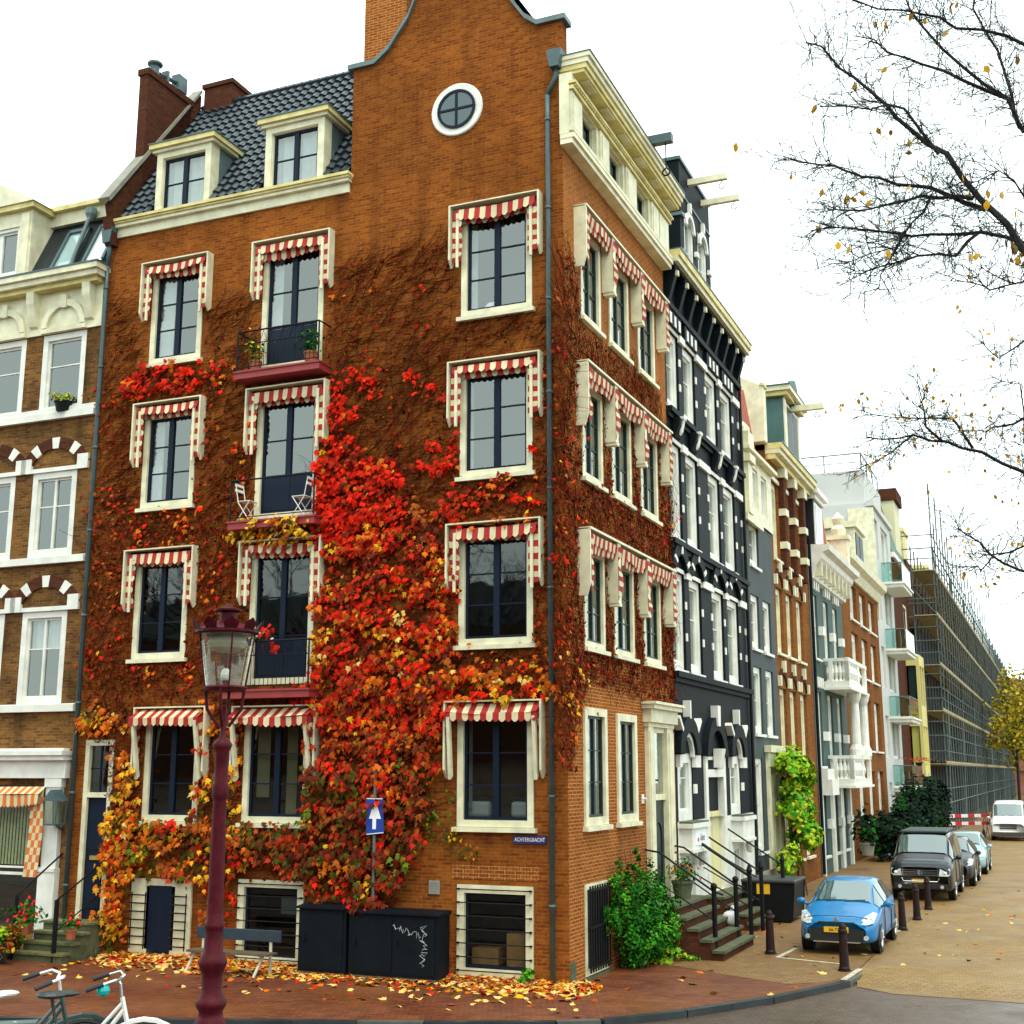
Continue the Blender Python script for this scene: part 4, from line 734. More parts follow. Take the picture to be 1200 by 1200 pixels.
extra_o = extra.build('inner_standards', steel, SF); extra_o['kind'] = 'stuff'
for z, h in ((8.0, 2.4), (11.0, 2.6), (4.6, 2.8), (.1, 4.0)): b = MB(); b.box(.3, 126, -.3, -.27, z, z+h); part(b, 'debris_netting', mat('dark blue netting', (.006, .009, .012), .9, noise=.5, nscale=2))
# --- far end of the street
FB = thing('far_brick_building', 'pinkish brown brick building closing the view at the far end of the street', 'building', al(-4, 208), ROT_A); w = 60
b = MB(); b.wall(0, w, -.3, 19, [(2+i*4, 4+i*4, z, z+2) for i in range(14) for z in (2, 6, 10, 14)], rev=.3); shell(b, w, 19); b.box(0, w, .35, .5, 0, 18.9); b.build('wall', mat('pinkish far brick', (.3, .13, .08), .9, noise=.4, nscale=.5), FB)
REG = [
  ('A',60,'red',0.22,[(-5.56,12.46),(-4.7,12.51),(-4.37,11.89),(-4.88,11.22),(-4.75,10.45),(-4.32,10.03),(-4.03,10.56),(-3.61,10.24),(-3.69,9.24),(-3.48,8.5),(-4.69,8.12),(-5.55,8.82),(-5.98,10.18),(-5.88,10.94),(-5.38,11.47)]) ,
  ('A',85,'red',0.25,[(-5.94,10.75),(-5.19,10.87),(-3.71,9.97),(-3.58,8.68),(-4.28,8.19),(-5.43,8.63),(-5.89,9.6)]) ,
  ('A',105,'mix',0.28,[(-5.54,8.64),(-3.68,8.78),(-2.39,8.07),(-2.19,7.35),(-2.28,6.15),(-2.46,5.14),(-3.02,4.3),(-3.79,4.14),(-4.99,4.49),(-5.81,5.56),(-5.66,7.17)]) ,
  ('A',95,'deep',0.34,[(-5.81,5.56),(-4.22,5.87),(-2.65,5.39),(-2.6,4.3),(-2.91,3.47),(-4.36,3.46),(-5.79,3.97),(-6.13,4.67)]) ,
  ('A',110,'dark',0.4,[(-6.0,3.97),(-2.73,4.13),(-2.85,2.97),(-2.99,2.32),(-3.35,1.42),(-4.11,1.18),(-5.0,1.52),(-6.34,2.07),(-7.6,2.03),(-7.81,2.73),(-6.16,2.84)]) ,
  ('A',45,'deep',0.45,[(-4.14,2.54),(-3.47,2.97),(-3.36,2.15),(-3.63,1.33),(-4.11,1.14),(-4.31,1.63)]) ,
  ('A',40,'deep',0.45,[(-5.61,1.92),(-4.72,2.03),(-4.66,1.53),(-4.99,1.36),(-5.5,1.5)]) ,
  ('A',45,'maroon',0.2,[(-3.6,9.6),(-2.22,9.84),(-1.92,9.36),(-2.49,8.43),(-2.2,7.53),(-2.67,7.03),(-3.26,7.59),(-3.48,8.5)]) ,
  ('A',40,'mixr',0.2,[(-2.21,9.75),(-0.82,9.8),(-0.7,9.17),(-1.16,8.95),(-2.21,8.94)]) ,
  ('A',35,'mix',0.2,[(-2.4,9.05),(-0.6,9.03),(-0.57,8.78),(-2.3,8.73)]) ,
  ('A',70,'mixy',0.28,[(-3.63,5.94),(-2.18,5.81),(-0.44,5.76),(0.44,5.65),(0.43,5.32),(-1.9,5.21),(-3.23,5.24)]) ,
  ('A',18,'mixy',0.15,[(-2.19,6.32),(-0.26,6.16),(0.26,5.57),(-1.9,5.63)]) ,
  ('A',70,'red',0.2,[(-11.23,13.06),(-10.13,13.35),(-9.02,13.2),(-8.87,12.67),(-9.82,12.41),(-11.06,12.51)]) ,
  ('A',30,'mixr',0.15,[(-9.02,13.1),(-8.08,13.29),(-7.92,12.45),(-8.85,12.26)]) ,
  ('A',25,'mix',0.12,[(-10.61,9.79),(-8.58,9.63),(-8.67,9.14),(-10.45,9.28)]) ,
  ('A',10,'mix',0.12,[(-8.93,11.65),(-7.41,11.49),(-7.58,10.33),(-8.72,10.03)]) ,
  ('A',110,'yel',0.6,[(-7.94,9.23),(-5.73,9.29),(-5.59,8.79),(-5.86,8.66),(-7.61,8.68)]) ,
  ('A',22,'mix',0.12,[(-10.81,9.1),(-8.89,9.06),(-8.88,8.77),(-10.79,8.8)]) ,
  ('A',12,'mix',0.12,[(-8.74,8.47),(-7.38,8.57),(-7.43,7.26),(-8.66,7.12)]) ,
  ('A',12,'maroon',0.1,[(-11.94,10.72),(-10.67,10.61),(-10.62,6.63),(-11.67,6.08)]) ,
  ('A',14,'mix',0.1,[(-10.85,6.45),(-8.73,6.28),(-8.7,5.81),(-11.03,5.68)]) ,
  ('A',100,'oliv',0.38,[(-10.81,2.86),(-9.19,2.85),(-8.09,2.99),(-7.21,2.83),(-6.97,2.22),(-7.58,1.6),(-9.11,1.64),(-10.03,1.79),(-10.62,1.96)]) ,
  ('A',100,'ora',0.4,[(-10.89,3.32),(-10.02,3.24),(-9.79,2.34),(-10.0,1.44),(-10.15,0.37),(-10.11,-0.24),(-11.26,-0.31),(-11.06,0.68),(-10.74,1.41),(-10.92,2.49)]) ,
  ('A',120,'ora',0.4,[(-11.89,5.16),(-11.25,5.34),(-10.63,5.14),(-10.53,4.76),(-11.2,4.73),(-11.82,4.89)]) ,
  ('A',60,'ora',0.25,[(-10.84,4.73),(-10.26,4.91),(-9.9,3.24),(-10.6,3.23)]) ,
  ('A',40,'ora',0.25,[(-8.55,5.16),(-7.44,5.23),(-7.39,2.91),(-8.35,2.9)]) ,
  ('A',40,'mixr',0.25,[(-8.45,1.66),(-7.38,1.87),(-7.42,0.67),(-8.28,0.63)]) ,
  ('A',60,'red',0.18,[(-2.91,10.64),(-2.42,10.96),(-2.22,10.57),(-2.51,9.87),(-3.0,9.73),(-3.3,9.94)]) ,
  ('A',45,'red',0.15,[(-3.03,11.86),(-2.63,11.91),(-2.56,11.16),(-2.92,11.1)]) ,
  ('A',40,'mixr',0.15,[(-3.96,12.36),(-3.34,12.28),(-3.44,11.82),(-3.85,11.87)]) ,
  ('A',70,'red',0.12,[(-2.39,13.74),(-2.05,13.72),(-2.04,13.34),(-2.34,13.35)]) ,
  ('A',60,'red',0.12,[(-0.97,10.58),(-0.67,10.55),(-0.67,10.14),(-0.94,10.17)]) ,
  ('A',90,'frond',0.08,[(-3.01,3.47),(-2.35,3.44),(-2.35,3.34),(-3.0,3.3)]) ,
  ('A',130,'frond',0.1,[(-3.04,3.22),(-2.44,3.14),(-2.44,2.98),(-3.0,2.94)]) ,
  ('A',130,'frond',0.1,[(-3.0,2.97),(-2.34,2.66),(-1.88,2.35),(-2.06,2.26),(-2.9,2.56)]) ,
  ('A',3,'mix',0.1,[(-5.52,14.65),(-2.76,14.41),(-2.71,9.88),(-5.18,10.49)]) ,
  ('A',5,'maroon',0.1,[(-12.15,13.28),(-7.48,12.9),(-7.28,8.76),(-11.78,5.89)]) ,
  ('A',50,'red',0.5,[(-7.19,6.84),(-6.54,6.81),(-6.48,6.48),(-7.17,6.47)]) ,
  ('A',70,'deep',0.62,[(-4.48,3.54),(-4.2,3.54),(-4.21,3.04),(-4.38,2.54),(-4.53,2.53)]) ,
  ('A',80,'dark',0.6,[(-4.44,2.75),(-3.85,2.71),(-3.92,1.28),(-4.4,1.26)]) ,
  ('A',30,'mix',0.2,[(-6.17,5.74),(-5.44,5.72),(-5.55,2.94),(-6.07,3.1)]) ,
  ('B',16,'mixy',0.2,[(-0.58,6.03),(1.25,6.09),(0.96,4.96),(-0.49,3.96)]) ,
  ('B',7,'mix',0.15,[(-0.58,10.9),(0.89,10.92),(0.73,5.62),(-0.68,5.54)]) ,
  ('B',9,'maroon',0.15,[(0.89,10.92),(7.95,10.66),(7.84,9.53),(1.37,9.38)]) ,
  ('B',5,'maroon',0.12,[(-0.52,14.15),(1.54,14.36),(1.43,11.06),(-0.58,10.9)]) ,
  ('A',14,'maroon',0.12,[(-0.67,12.59),(-0.03,12.5),(-0.09,5.58),(-0.69,5.6)]) ,
]
TWIG = [
  ('A',[(-11.91,15.21),(-11.21,14.5),(-10.73,13.11),(-10.23,13.04),(-8.88,12.88),(-8.98,14.45),(-7.8,14.69),(-7.36,12.69),(-5.71,12.48),(-5.54,15.02),(-4.23,15.09),(-2.69,15.15),(-2.63,14.2),(-2.34,13.35),(-0.66,13.22),(-0.21,12.62),(-0.27,5.1),(-2.65,5.14),(-2.92,3.97),(-2.99,2.32),(-3.92,1.48),(-5.9,1.41),(-8.47,2.01),(-10.29,2.14),(-11.62,3.98),(-11.82,7.86)]) ,
  ('B',[(-0.52,14.33),(0.59,14.58),(1.17,12.97),(6.64,13.49),(7.76,10.4),(7.45,5.32),(5.32,5.42),(1.23,5.66),(0.71,5.12),(0.29,3.88),(-0.63,3.88)]) ,
]
LIMB = [
  (0.0654,0.0101,[(7.68,15.0,8.79),(6.92,15.0,9.67),(6.4,15.0,10.36),(5.95,15.0,10.99),(5.56,15.0,11.63),(5.09,15.0,11.99),(4.84,15.0,12.29),(4.42,15.0,12.71),(4.13,15.0,13.0),(3.83,15.0,13.2)]) ,
  (0.0352,0.0076,[(5.99,15.0,10.87),(5.52,15.0,11.07),(5.1,15.0,11.19),(4.67,15.0,11.3),(4.24,15.0,11.4),(3.92,15.0,11.48),(3.54,15.0,11.57)]) ,
  (0.0302,0.0076,[(6.44,15.0,10.41),(5.92,15.0,10.56),(5.27,15.0,10.53),(4.73,15.0,10.56),(4.2,15.0,10.62),(3.77,15.0,10.58)]) ,
  (0.0302,0.0076,[(5.84,15.0,11.02),(5.41,15.0,11.02),(4.97,15.0,10.98),(4.43,15.0,10.85),(4.0,15.0,10.87)]) ,
  (0.0252,0.0076,[(5.45,15.0,11.63),(5.05,15.0,12.26),(4.61,15.0,12.25),(3.96,15.0,12.29)]) ,
  (0.052,0.0104,[(8.19,15.5,10.45),(7.41,15.5,11.65),(6.73,15.5,12.28),(6.6,15.5,12.69),(6.06,15.5,13.13),(5.53,15.5,13.76),(5.31,15.5,14.27)]) ,
  (0.0312,0.0104,[(6.78,15.5,12.2),(6.66,15.5,12.75),(6.53,15.5,13.38),(6.24,15.5,14.02),(6.15,15.5,14.4)]) ,
  (0.0312,0.0078,[(6.6,15.5,12.69),(6.05,15.5,12.94),(5.49,15.5,13.19),(5.04,15.5,13.36),(4.6,15.5,13.61)]) ,
  (0.0312,0.0104,[(7.42,15.5,13.0),(6.89,15.5,13.48),(6.33,15.5,13.7),(5.77,15.5,13.89),(5.31,15.5,13.99),(4.63,15.5,14.15)]) ,
  (0.0252,0.0065,[(5.92,15.0,10.58),(5.57,15.0,10.24),(5.09,15.0,10.24),(4.71,15.0,10.13),(4.27,15.0,10.04)]) ,
  (0.0201,0.005,[(4.95,15.0,10.56),(4.77,15.0,10.24),(4.58,15.0,9.79)]) ,
  (0.0201,0.005,[(5.3,15.0,11.02),(5.06,15.0,10.7),(4.83,15.0,10.36),(4.17,15.0,10.13)]) ,
  (0.0446,0.0096,[(9.47,19.0,7.51),(8.49,19.0,8.18),(7.86,19.0,8.4),(7.23,19.0,8.72),(6.71,19.0,8.88),(6.19,19.0,8.99),(5.73,19.0,8.92),(5.47,19.0,8.96)]) ,
  (0.0255,0.0064,[(6.65,19.0,8.88),(6.4,19.0,9.12),(6.36,19.0,9.53),(6.41,19.0,9.74)]) ,
  (0.0255,0.0064,[(7.1,19.0,8.78),(6.87,19.0,9.19),(6.61,19.0,9.26),(6.08,19.0,9.26),(5.55,19.0,9.33)]) ,
  (0.0255,0.0064,[(7.93,19.0,9.26),(7.52,19.0,9.12),(7.32,19.0,9.03),(7.12,19.0,9.05)]) ,
  (0.0191,0.0064,[(6.19,19.0,8.99),(5.85,19.0,8.72),(5.44,19.0,8.51)]) ,
  (0.0383,0.0077,[(9.22,19.0,6.21),(8.24,19.0,6.73),(7.67,19.0,6.88),(7.24,19.0,7.12),(6.87,19.0,7.45),(6.76,19.0,7.64)]) ,
  (0.0255,0.0064,[(8.15,19.0,7.25),(7.77,19.0,7.25),(7.3,19.0,7.12),(7.09,19.0,6.88),(6.97,19.0,6.92)]) ,
  (0.0255,0.0064,[(8.59,19.0,7.78),(8.11,19.0,8.31),(7.9,19.0,8.85),(7.91,19.0,9.81),(7.45,19.0,9.95)]) ,
  (0.0319,0.0064,[(9.37,19.0,10.51),(8.58,19.0,10.65),(8.03,19.0,10.51),(7.61,19.0,10.23),(7.36,19.0,10.51)]) ,
  (0.0252,0.005,[(7.37,15.0,8.9),(6.81,15.0,9.67),(6.4,15.0,9.9),(5.97,15.0,9.79),(5.65,15.0,9.9)]) ,
  (0.0201,0.005,[(6.84,15.0,10.01),(6.49,15.0,11.05),(6.2,15.0,11.4),(5.64,15.0,11.16)]) ,
]
# ================================================================ ground
AX = OUT
def ramp(Y): return max(0., (20.5-Y)*.13)
M['road'] = brick('wet grey brown street brick', (.14, .08, .045), (.085, .05, .03), (.04, .028, .02), bw=.2, bh=.1, stain=.5, stain_col=(.05, .04, .035), sscale=.25, ground=True, rough=.6, msize=.012, wet=.35)
M['road2'] = brick('yellow brown street brick', (.33, .2, .05), (.23, .135, .034), (.14, .085, .03), bw=.2, bh=.1, stain=.6, stain_col=(.15, .085, .035), sscale=.45, ground=True, rough=.7, msize=.012, wet=.2)
M['pave'] = brick('red brown pavement brick', (.19, .042, .012), (.085, .018, .007), (.04, .02, .01), bw=.2, bh=.1, stain=.5, stain_col=(.24, .09, .02), sscale=.5, ground=True, rough=.7, msize=.01, wet=.3)
M['pave2'] = brick('ochre pavement brick', (.27, .15, .04), (.18, .095, .03), (.09, .06, .025), bw=.2, bh=.1, stain=.45, stain_col=(.12, .05, .02), sscale=.6, ground=True, rough=.7, msize=.01, wet=.2)
ys = [-70, -20, 0, 5, 10, 15, 18, 20.5, 24, 40, 80, 160, 400]; xs = [-160, -60, -20, 0, 20, 60, 260]
b = MB(); b.add([(x, y, -.1+ramp(y)) for y in ys for x in xs], [(j*7+i, j*7+i+1, j*7+8+i, j*7+7+i) for j in range(len(ys)-1) for i in range(6)])
tag(b.build('road', M['road']), kind='structure')
b = MB(); b.poly([al(4.605, 3.9, .0), al(5.6, 3.3, .0), al(30, 2.2, .0), al(30, 320, .0), al(4.605, 320, .0)]); b.poly([al(4.605, 3.9, .0), al(4.78, 2.7, -.09), al(5.5, 2.2, -.094), al(30, 1.0, -.094), al(30, 2.2, 0), al(5.6, 3.3, 0)]); tag(b.build('side_street', M['road2']), kind='structure')
kerb = [(-40, -18.0), (-16, -9.35), (-6, -5.75), (-1, -3.95), (.9, -3.1), (1.5, -2.7), (2.5, -1.4), (3.55, .4), (4.2, 1.95), (4.5, 2.7), (4.6, 3.6)]
pv = [(-40, .0)]
b = MB(); poly = kerb+[(4.6, 320), (-.05, 320), (-.05, -.05), (-40, -.05)]
b.prism([tuple(al(x, y))[:2] for x, y in poly], -.25, 0, ax='z'); tag(b.build('pavement', M['pave']), kind='structure')
b = MB(); b.poly([al(x, y, .004) for x, y in [(.6, 3.6), (2.2, 2.6), (3.6, 1.9), (4.25, 2.4), (4.5, 3.2), (4.58, 3.9), (4.58, 320), (.02, 320), (.02, 4.2)]]); tag(b.build('parking_strip', M['pave2']), kind='structure')
b = MB()
for i in range(len(kerb)-1):
    p0, p1 = Vector((*kerb[i], 0)), Vector((*kerb[i+1], 0)); d = (p1-p0); L = d.length; d.normalize(); nrm = Vector((d.y, -d.x, 0)); n = max(1, int(L/.9)) if L < 12 else 12
    for k in range(n):
        a = p0+d*(L*k/n+.004); c = p0+d*(L*(k+1)/n-.004)
        q = [al(v.x, v.y) for v in (a, c, c+nrm*.16, a+nrm*.16)]
        b.prism([tuple(v)[:2] for v in q], -.2, .012, ax='z', m=0 if rnd.random() < .6 else 1)
tag(b.build('kerb', [mat('wet bluestone kerb', (.035, .045, .05), .3, noise=.5, nscale=2), mat('worn kerb', (.1, .1, .09), .5, noise=.4)]), kind='structure')
b = MB(); 
def line(p0, p1, w=.1, z=.009):
    a, c = Vector((*p0, 0)), Vector((*p1, 0)); d = (c-a).normalized(); n = Vector((-d.y, d.x, 0))*w/2
    b.quad(al(*(a-n)[:2], z), al(*(c-n)[:2], z), al(*(c+n)[:2], z), al(*(a+n)[:2], z))
line((2.75, 5.3), (2.85, 6.9)); line((2.75, 5.3), (4.2, 4.85)); line((4.52, 2.75), (4.62, 4.3), .12, .016)
for i in range(3): line((4.55, 9.0+i*.9), (4.6, 9.5+i*.9), .12)
tag(b.build('parking_lines', mat('worn road paint', (.62, .6, .5), .7, col2=(.3, .25, .15), nscale=12)), kind='structure')
# ================================================================ leaves and creepers
LP = [(.72, .018, .005), (.42, .028, .008), (.66, .14, .01), (.76, .40, .02), (.36, .085, .012), (.13, .022, .009), (.085, .075, .01), (.11, .19, .015), (.82, .55, .16)]
LM = [leafmat('leaf %s' % n, c) for n, c in zip(('bright red', 'crimson', 'orange', 'yellow', 'russet', 'maroon', 'olive', 'green', 'pale yellow'), LP)]
PAL = dict(red=[.66,.2,.06,.01,0,.07,0,0,0], mix=[.27,.26,.19,.05,.1,.12,0,0,.01], deep=[.17,.34,.1,.015,.16,.22,0,0,0], dark=[.05,.2,.02,.005,.14,.32,.24,.02,0], maroon=[.08,.3,.04,.02,.2,.36,0,0,0],
           mixr=[.36,.24,.16,.06,.08,.1,0,0,0], mixy=[.16,.14,.26,.22,.12,.06,.02,0,.02], yel=[.0,.02,.12,.55,.1,.0,.1,.04,.07], oliv=[.03,.06,.16,.14,.28,.12,.18,.03,0], ora=[.03,.05,.36,.28,.18,.03,.04,.01,.02], frond=[0,0,.02,.12,.08,0,.4,.38,0])
SHAPE = np.array([(0,-.1),(-.26,-.08),(-.5,.08),(-.3,.22),(-.48,.55),(-.2,.46),(0,1.0),(.2,.46),(.48,.55),(.3,.22),(.5,.08),(.26,-.08)]); SHAPE[:, 1] -= .3
SIMPLE = np.array([(0,-.5),(-.3,-.1),(-.22,.25),(0,.5),(.22,.25),(.3,-.1)])
npr = np.random.default_rng(5)
def leaves(name, P, N, T, size, midx, mats, shape=SHAPE, parent=None, cup=.12):
    """one mesh of leaves: P centres, N normals, T tip directions (k,3)"""
    k = len(P); P = np.asarray(P, float); N = np.asarray(N, float); T = np.asarray(T, float)
    N /= np.linalg.norm(N, axis=1)[:, None]; X = np.cross(T, N); X /= np.linalg.norm(X, axis=1)[:, None]; Y = np.cross(N, X)
    m = len(shape); sz = np.asarray(size)[:, None, None]
    ring = P[:, None, :]+sz*(shape[None, :, :1]*X[:, None, :]+shape[None, :, 1:]*Y[:, None, :])
    ring -= sz*cup*(np.abs(shape[:, 0])*1.2)[None, :, None]*N[:, None, :]
    cen = P[:, None, :]+sz*.04*N[:, None, :]
    V = np.concatenate([ring, cen], axis=1).reshape(-1, 3)
    f = np.array([(i, (i+1) % m, m) for i in range(m)]); F = (f[None]+(np.arange(k)*(m+1))[:, None, None]).reshape(-1, 3)
    me = bpy.data.meshes.new(name); me.vertices.add(len(V)); me.vertices.foreach_set('co', V.ravel()); me.loops.add(F.size); me.loops.foreach_set('vertex_index', F.ravel())
    me.polygons.add(len(F)); me.polygons.foreach_set('loop_start', np.arange(len(F))*3); me.polygons.foreach_set('loop_total', np.full(len(F), 3))
    for q in mats: me.materials.append(q)
    me.polygons.foreach_set('material_index', np.repeat(np.asarray(midx, int), m)); me.update(calc_edges=True); me.validate()
    o = bpy.data.objects.new(name, me); COL.objects.link(o)
    if parent is not None: o.parent = parent
    return o
def inpoly(p, poly):
    x, y = p; c = False; n = len(poly); j = n-1
    for i in range(n):
        xi, yi = poly[i]; xj, yj = poly[j]
        if (yi > y) != (yj > y) and x < (xj-xi)*(y-yi)/(yj-yi)+xi: c = not c
        j = i
    return c
def area(poly): return abs(sum(poly[i-1][0]*poly[i][1]-poly[i][0]*poly[i-1][1] for i in range(len(poly))))/2
holA = [(x0-.0, x1, z0, z1) for c, r, x0, x1, z0, z1 in fw]+[(-10.1, -8.52, .03, 1.6), (-7.35, -5.75, .03, 1.65), (-11.6, -10.95, .72, 4.5), (-2.3, -.71, 0, 1.8)]
holB = sh
def inhole(p, H, e=0): return any(a+e < p[0] < c-e and z0+e < p[1] < z1-e for a, c, z0, z1 in H)
RED = thing('red_creeper', 'red and orange Virginia creeper climbing the front of the corner house', 'climbing plant', CORNER, ROT_A)
SIDE = thing('side_creeper', 'maroon leafless creeper round the side windows of the corner house', 'climbing plant', CORNER, ROT_A)
P, N, T, SZ, MI = [], [], [], [], []; Q = [[], [], [], [], []]
for pl, dens, pal, dep, poly in REG:
    ar = area(poly); n = int(dens*ar*(2.5 if dens > 50 else 2.2)); w = np.array(PAL[pal], float); w /= w.sum()
    x0, x1 = min(p[0] for p in poly), max(p[0] for p in poly); z0, z1 = min(p[1] for p in poly), max(p[1] for p in poly)
    per = 11 if dens > 30 else 5; ncl = max(1, n//per); done = 0; tries = 0
    while done < ncl and tries < ncl*30:
        tries += 1; c = (rnd.uniform(x0, x1), rnd.uniform(z0, z1))
        if not inpoly(c, poly): continue
        done += 1; dom = npr.choice(9, p=w); cd = rnd.random()**1.3*dep; spread = .1 if dens > 30 else .17
        for _ in range(per):
            q = (c[0]+rnd.gauss(0, spread), c[1]+rnd.gauss(0, spread*.8))
            H = holA if pl == 'A' else holB
            if inhole(q, H, .02 if dens > 30 else .0) and not (dep >= .5): continue
            d = .03+max(0, cd+rnd.gauss(0, .05)); i = dom if rnd.random() < .55 else npr.choice(9, p=w)
            s = rnd.uniform(.08, .165)*(.55 if pal == 'frond' else 1)*(.8 if dens < 20 else 1)
            nz = (rnd.gauss(0, .45), -1, rnd.gauss(.35, .4)); t = (rnd.gauss(0, .5), 0, -1)
            if pl == 'A': A_ = (P, N, T, SZ, MI); pp = (q[0], -d, q[1]); nn = nz; tt = t
            else: A_ = Q; pp = (d, q[0], q[1]); nn = (1, nz[0], nz[2]); tt = (0, t[0], -1)
            for l_, v_ in zip(A_, (pp, nn, tt, s, i)): l_.append(v_)
leaves('foliage', P, N, T, SZ, MI, LM, parent=RED)
leaves('foliage', *Q, LM, parent=SIDE)
twm = [mat('twig dark', (.035, .007, .003), .9, spec=.03), mat('twig red', (.19, .02, .008), .9, spec=.03), mat('twig brown', (.17, .036, .008), .9, spec=.03), mat('withered leaf', (.18, .017, .008), .9, spec=.03), mat('withered leaf brown', (.16, .038, .006), .9, spec=.03)]
for (pl, poly), parent, dn, dl in zip(TWIG, (RED, SIDE), (78, 70), (50, 60)):
    b = MB(); ar = area(poly); x0, x1 = min(p[0] for p in poly), max(p[0] for p in poly); z0, z1 = min(p[1] for p in poly), max(p[1] for p in poly); H = holA if pl == 'A' else holB
    n = int(ar*dn); k = 0
    while k < n:
        p = (rnd.uniform(x0, x1), rnd.uniform(z0, z1))
        if not inpoly(p, poly): continue
        k += 1
        if inhole(p, H) or (p[1] > 10.5 and pl == 'A' and rnd.random() < .12): continue
        a = rnd.gauss(.5, .9) if p[1] > 9 else rnd.gauss(1.0, 1.0)
        if p[1] > 9.5 and pl == 'A': a = rnd.gauss(.42, .3) if rnd.random() < .8 else rnd.gauss(1.3, .4)
        elif rnd.random() < .5: a = pi-a
        pts = []; x, z = p; r = rnd.choice((.004, .006, .006, .009)); ln = rnd.uniform(.1, .26)
        for j in range(rnd.randint(3, 6)):
            if inhole((x, z), H): break
            pts.append((x, -.012-rnd.random()*.05, z) if pl == 'A' else (.012+rnd.random()*.05, x, z)); a += rnd.gauss(0, .24); x += cos(a)*ln; z += sin(a)*ln
        if len(pts) > 1: b.tube(pts, [r*(1-.6*i/len(pts)) for i in range(len(pts))], 3, m=rnd.choice((0, 0, 1, 2)), cap=False)
    b.build('stems', twm, parent)
    n = int(ar*dl); P, N, T, SZ, MI = [], [], [], [], []
    while len(P) < n:
        q = (rnd.uniform(x0, x1), rnd.uniform(z0, z1)); n -= .02
        if not inpoly(q, poly) or inhole(q, H) or (q[1] > 10.5 and rnd.random() < .68): continue
        d = rnd.uniform(.01, .09); t = (rnd.gauss(0, 1), 0, rnd.gauss(-.4, 1)); nz = (rnd.gauss(0, .6), -1, rnd.gauss(.2, .6))
        P.append((q[0], -d, q[1]) if pl == 'A' else (d, q[0], q[1])); N.append(nz if pl == 'A' else (1, nz[0], nz[2])); T.append(t if pl == 'A' else (0, t[0], t[2])); SZ.append(rnd.uniform(.05, .13)); MI.append(rnd.choice((3, 3, 1, 4, 2, 0)))
    leaves('withered_leaves', P, N, T, SZ, MI, twm, SIMPLE, parent, cup=.4)
# loose leaves on the ground
P, N, T, SZ, MI = [], [], [], [], []
def drop(x, y, z, s): 
    w = al(x, y, z); P.append(tuple(w)); N.append((rnd.gauss(0, .35), rnd.gauss(0, .35), 1)); a = rnd.uniform(0, 2*pi); T.append((cos(a), sin(a), .05)); SZ.append(s); MI.append(rnd.choice((2, 3, 8, 8, 8, 8, 2, 4, 0)))
for i in range(6500):
    x = rnd.uniform(-10.6, .6); y = -abs(rnd.gauss(0, .27))-.04
    if rnd.random() < .07: y -= rnd.random()*1.2
    drop(x, y, .015+max(0, .1*(1+y/.6))*rnd.random(), rnd.uniform(.1, .2))
for i in range(120): drop(rnd.uniform(-11, 1.2), rnd.uniform(-3.0, -.8), .014, rnd.uniform(.08, .16))
for i in range(70):
    x, y = rnd.uniform(.1, 4.6), rnd.uniform(0, 22)
    drop(x, y, .016, rnd.uniform(.1, .2))
for i in range(60): drop(rnd.uniform(.1, 1.6), rnd.uniform(7.5, 12), .016, rnd.uniform(.12, .22))
for i in range(70):
    w = rnd.uniform(4.8, 10), rnd.uniform(4.2, 26); drop(*w, .014, rnd.uniform(.08, .15))
tag(leaves('fallen_leaves', P, N, T, SZ, MI, LM), kind='stuff')
# ================================================================ shrubs
def shrub(name, label, loc, rz, blobs, n, size, mats, wts, cat='shrub', stems=None, shape=SIMPLE, group=None, sub=40, droop=-.3):
    t = thing(name, label, cat, loc, rz, group); P, N, T, SZ, MI = [], [], [], [], []
    tot = sum(bx[3]*bx[4]*bx[5] for bx in blobs)
    for cx, cy, cz, rx, ry, rz_ in blobs:
        k = int(n*rx*ry*rz_/tot); nc = max(3, k//sub)
        cl = []
        for _ in range(nc):
            u = np.array([rnd.gauss(0, 1) for _ in range(3)]); u /= np.linalg.norm(u)+1e-6; u *= rnd.random()**.33; cl.append((u, npr.choice(len(mats), p=wts)))
        for _ in range(k):
            u, dm = rnd.choice(cl); v = u+np.array([rnd.gauss(0, .13) for _ in range(3)])
            p = (cx+v[0]*rx, cy+v[1]*ry, max(.03, cz+v[2]*rz_)); P.append(p)
            N.append((v[0]+rnd.gauss(0, .5), v[1]+rnd.gauss(0, .5), v[2]+.5+rnd.gauss(0, .5))); T.append((rnd.gauss(0, 1), rnd.gauss(0, 1), droop+rnd.gauss(0, .5))); SZ.append(rnd.uniform(*size)); MI.append(dm if rnd.random() < .6 else npr.choice(len(mats), p=wts))
    leaves('foliage', P, N, T, SZ, MI, mats, shape, t)
    b = MB(); bb = blobs[0]
    for i in range(stems or 7):
        q = rnd.choice(blobs); x, y = bb[0]+rnd.gauss(0, .12), bb[1]+rnd.gauss(0, .12)
        b.tube([(x, y, 0), ((x+q[0])/2+rnd.gauss(0, .08), (y+q[1])/2, q[2]*.5), (q[0]+rnd.gauss(0, q[3]*.4), q[1]+rnd.gauss(0, q[4]*.4), q[2]+q[5]*.5)], [.025, .018, .006], 5)
    b.build('stem', mat('shrub bark', (.06, .04, .02), .9), t)
    return t
gm = [leafmat('deep green leaf', (.012, .1, .008)), leafmat('mid green leaf', (.03, .2, .012)), leafmat('light green leaf', (.1, .36, .02)), leafmat('lime leaf', (.3, .5, .02)), leafmat('yellow lime leaf', (.5, .58, .03)), leafmat('dark conifer', (.006, .02, .01))]
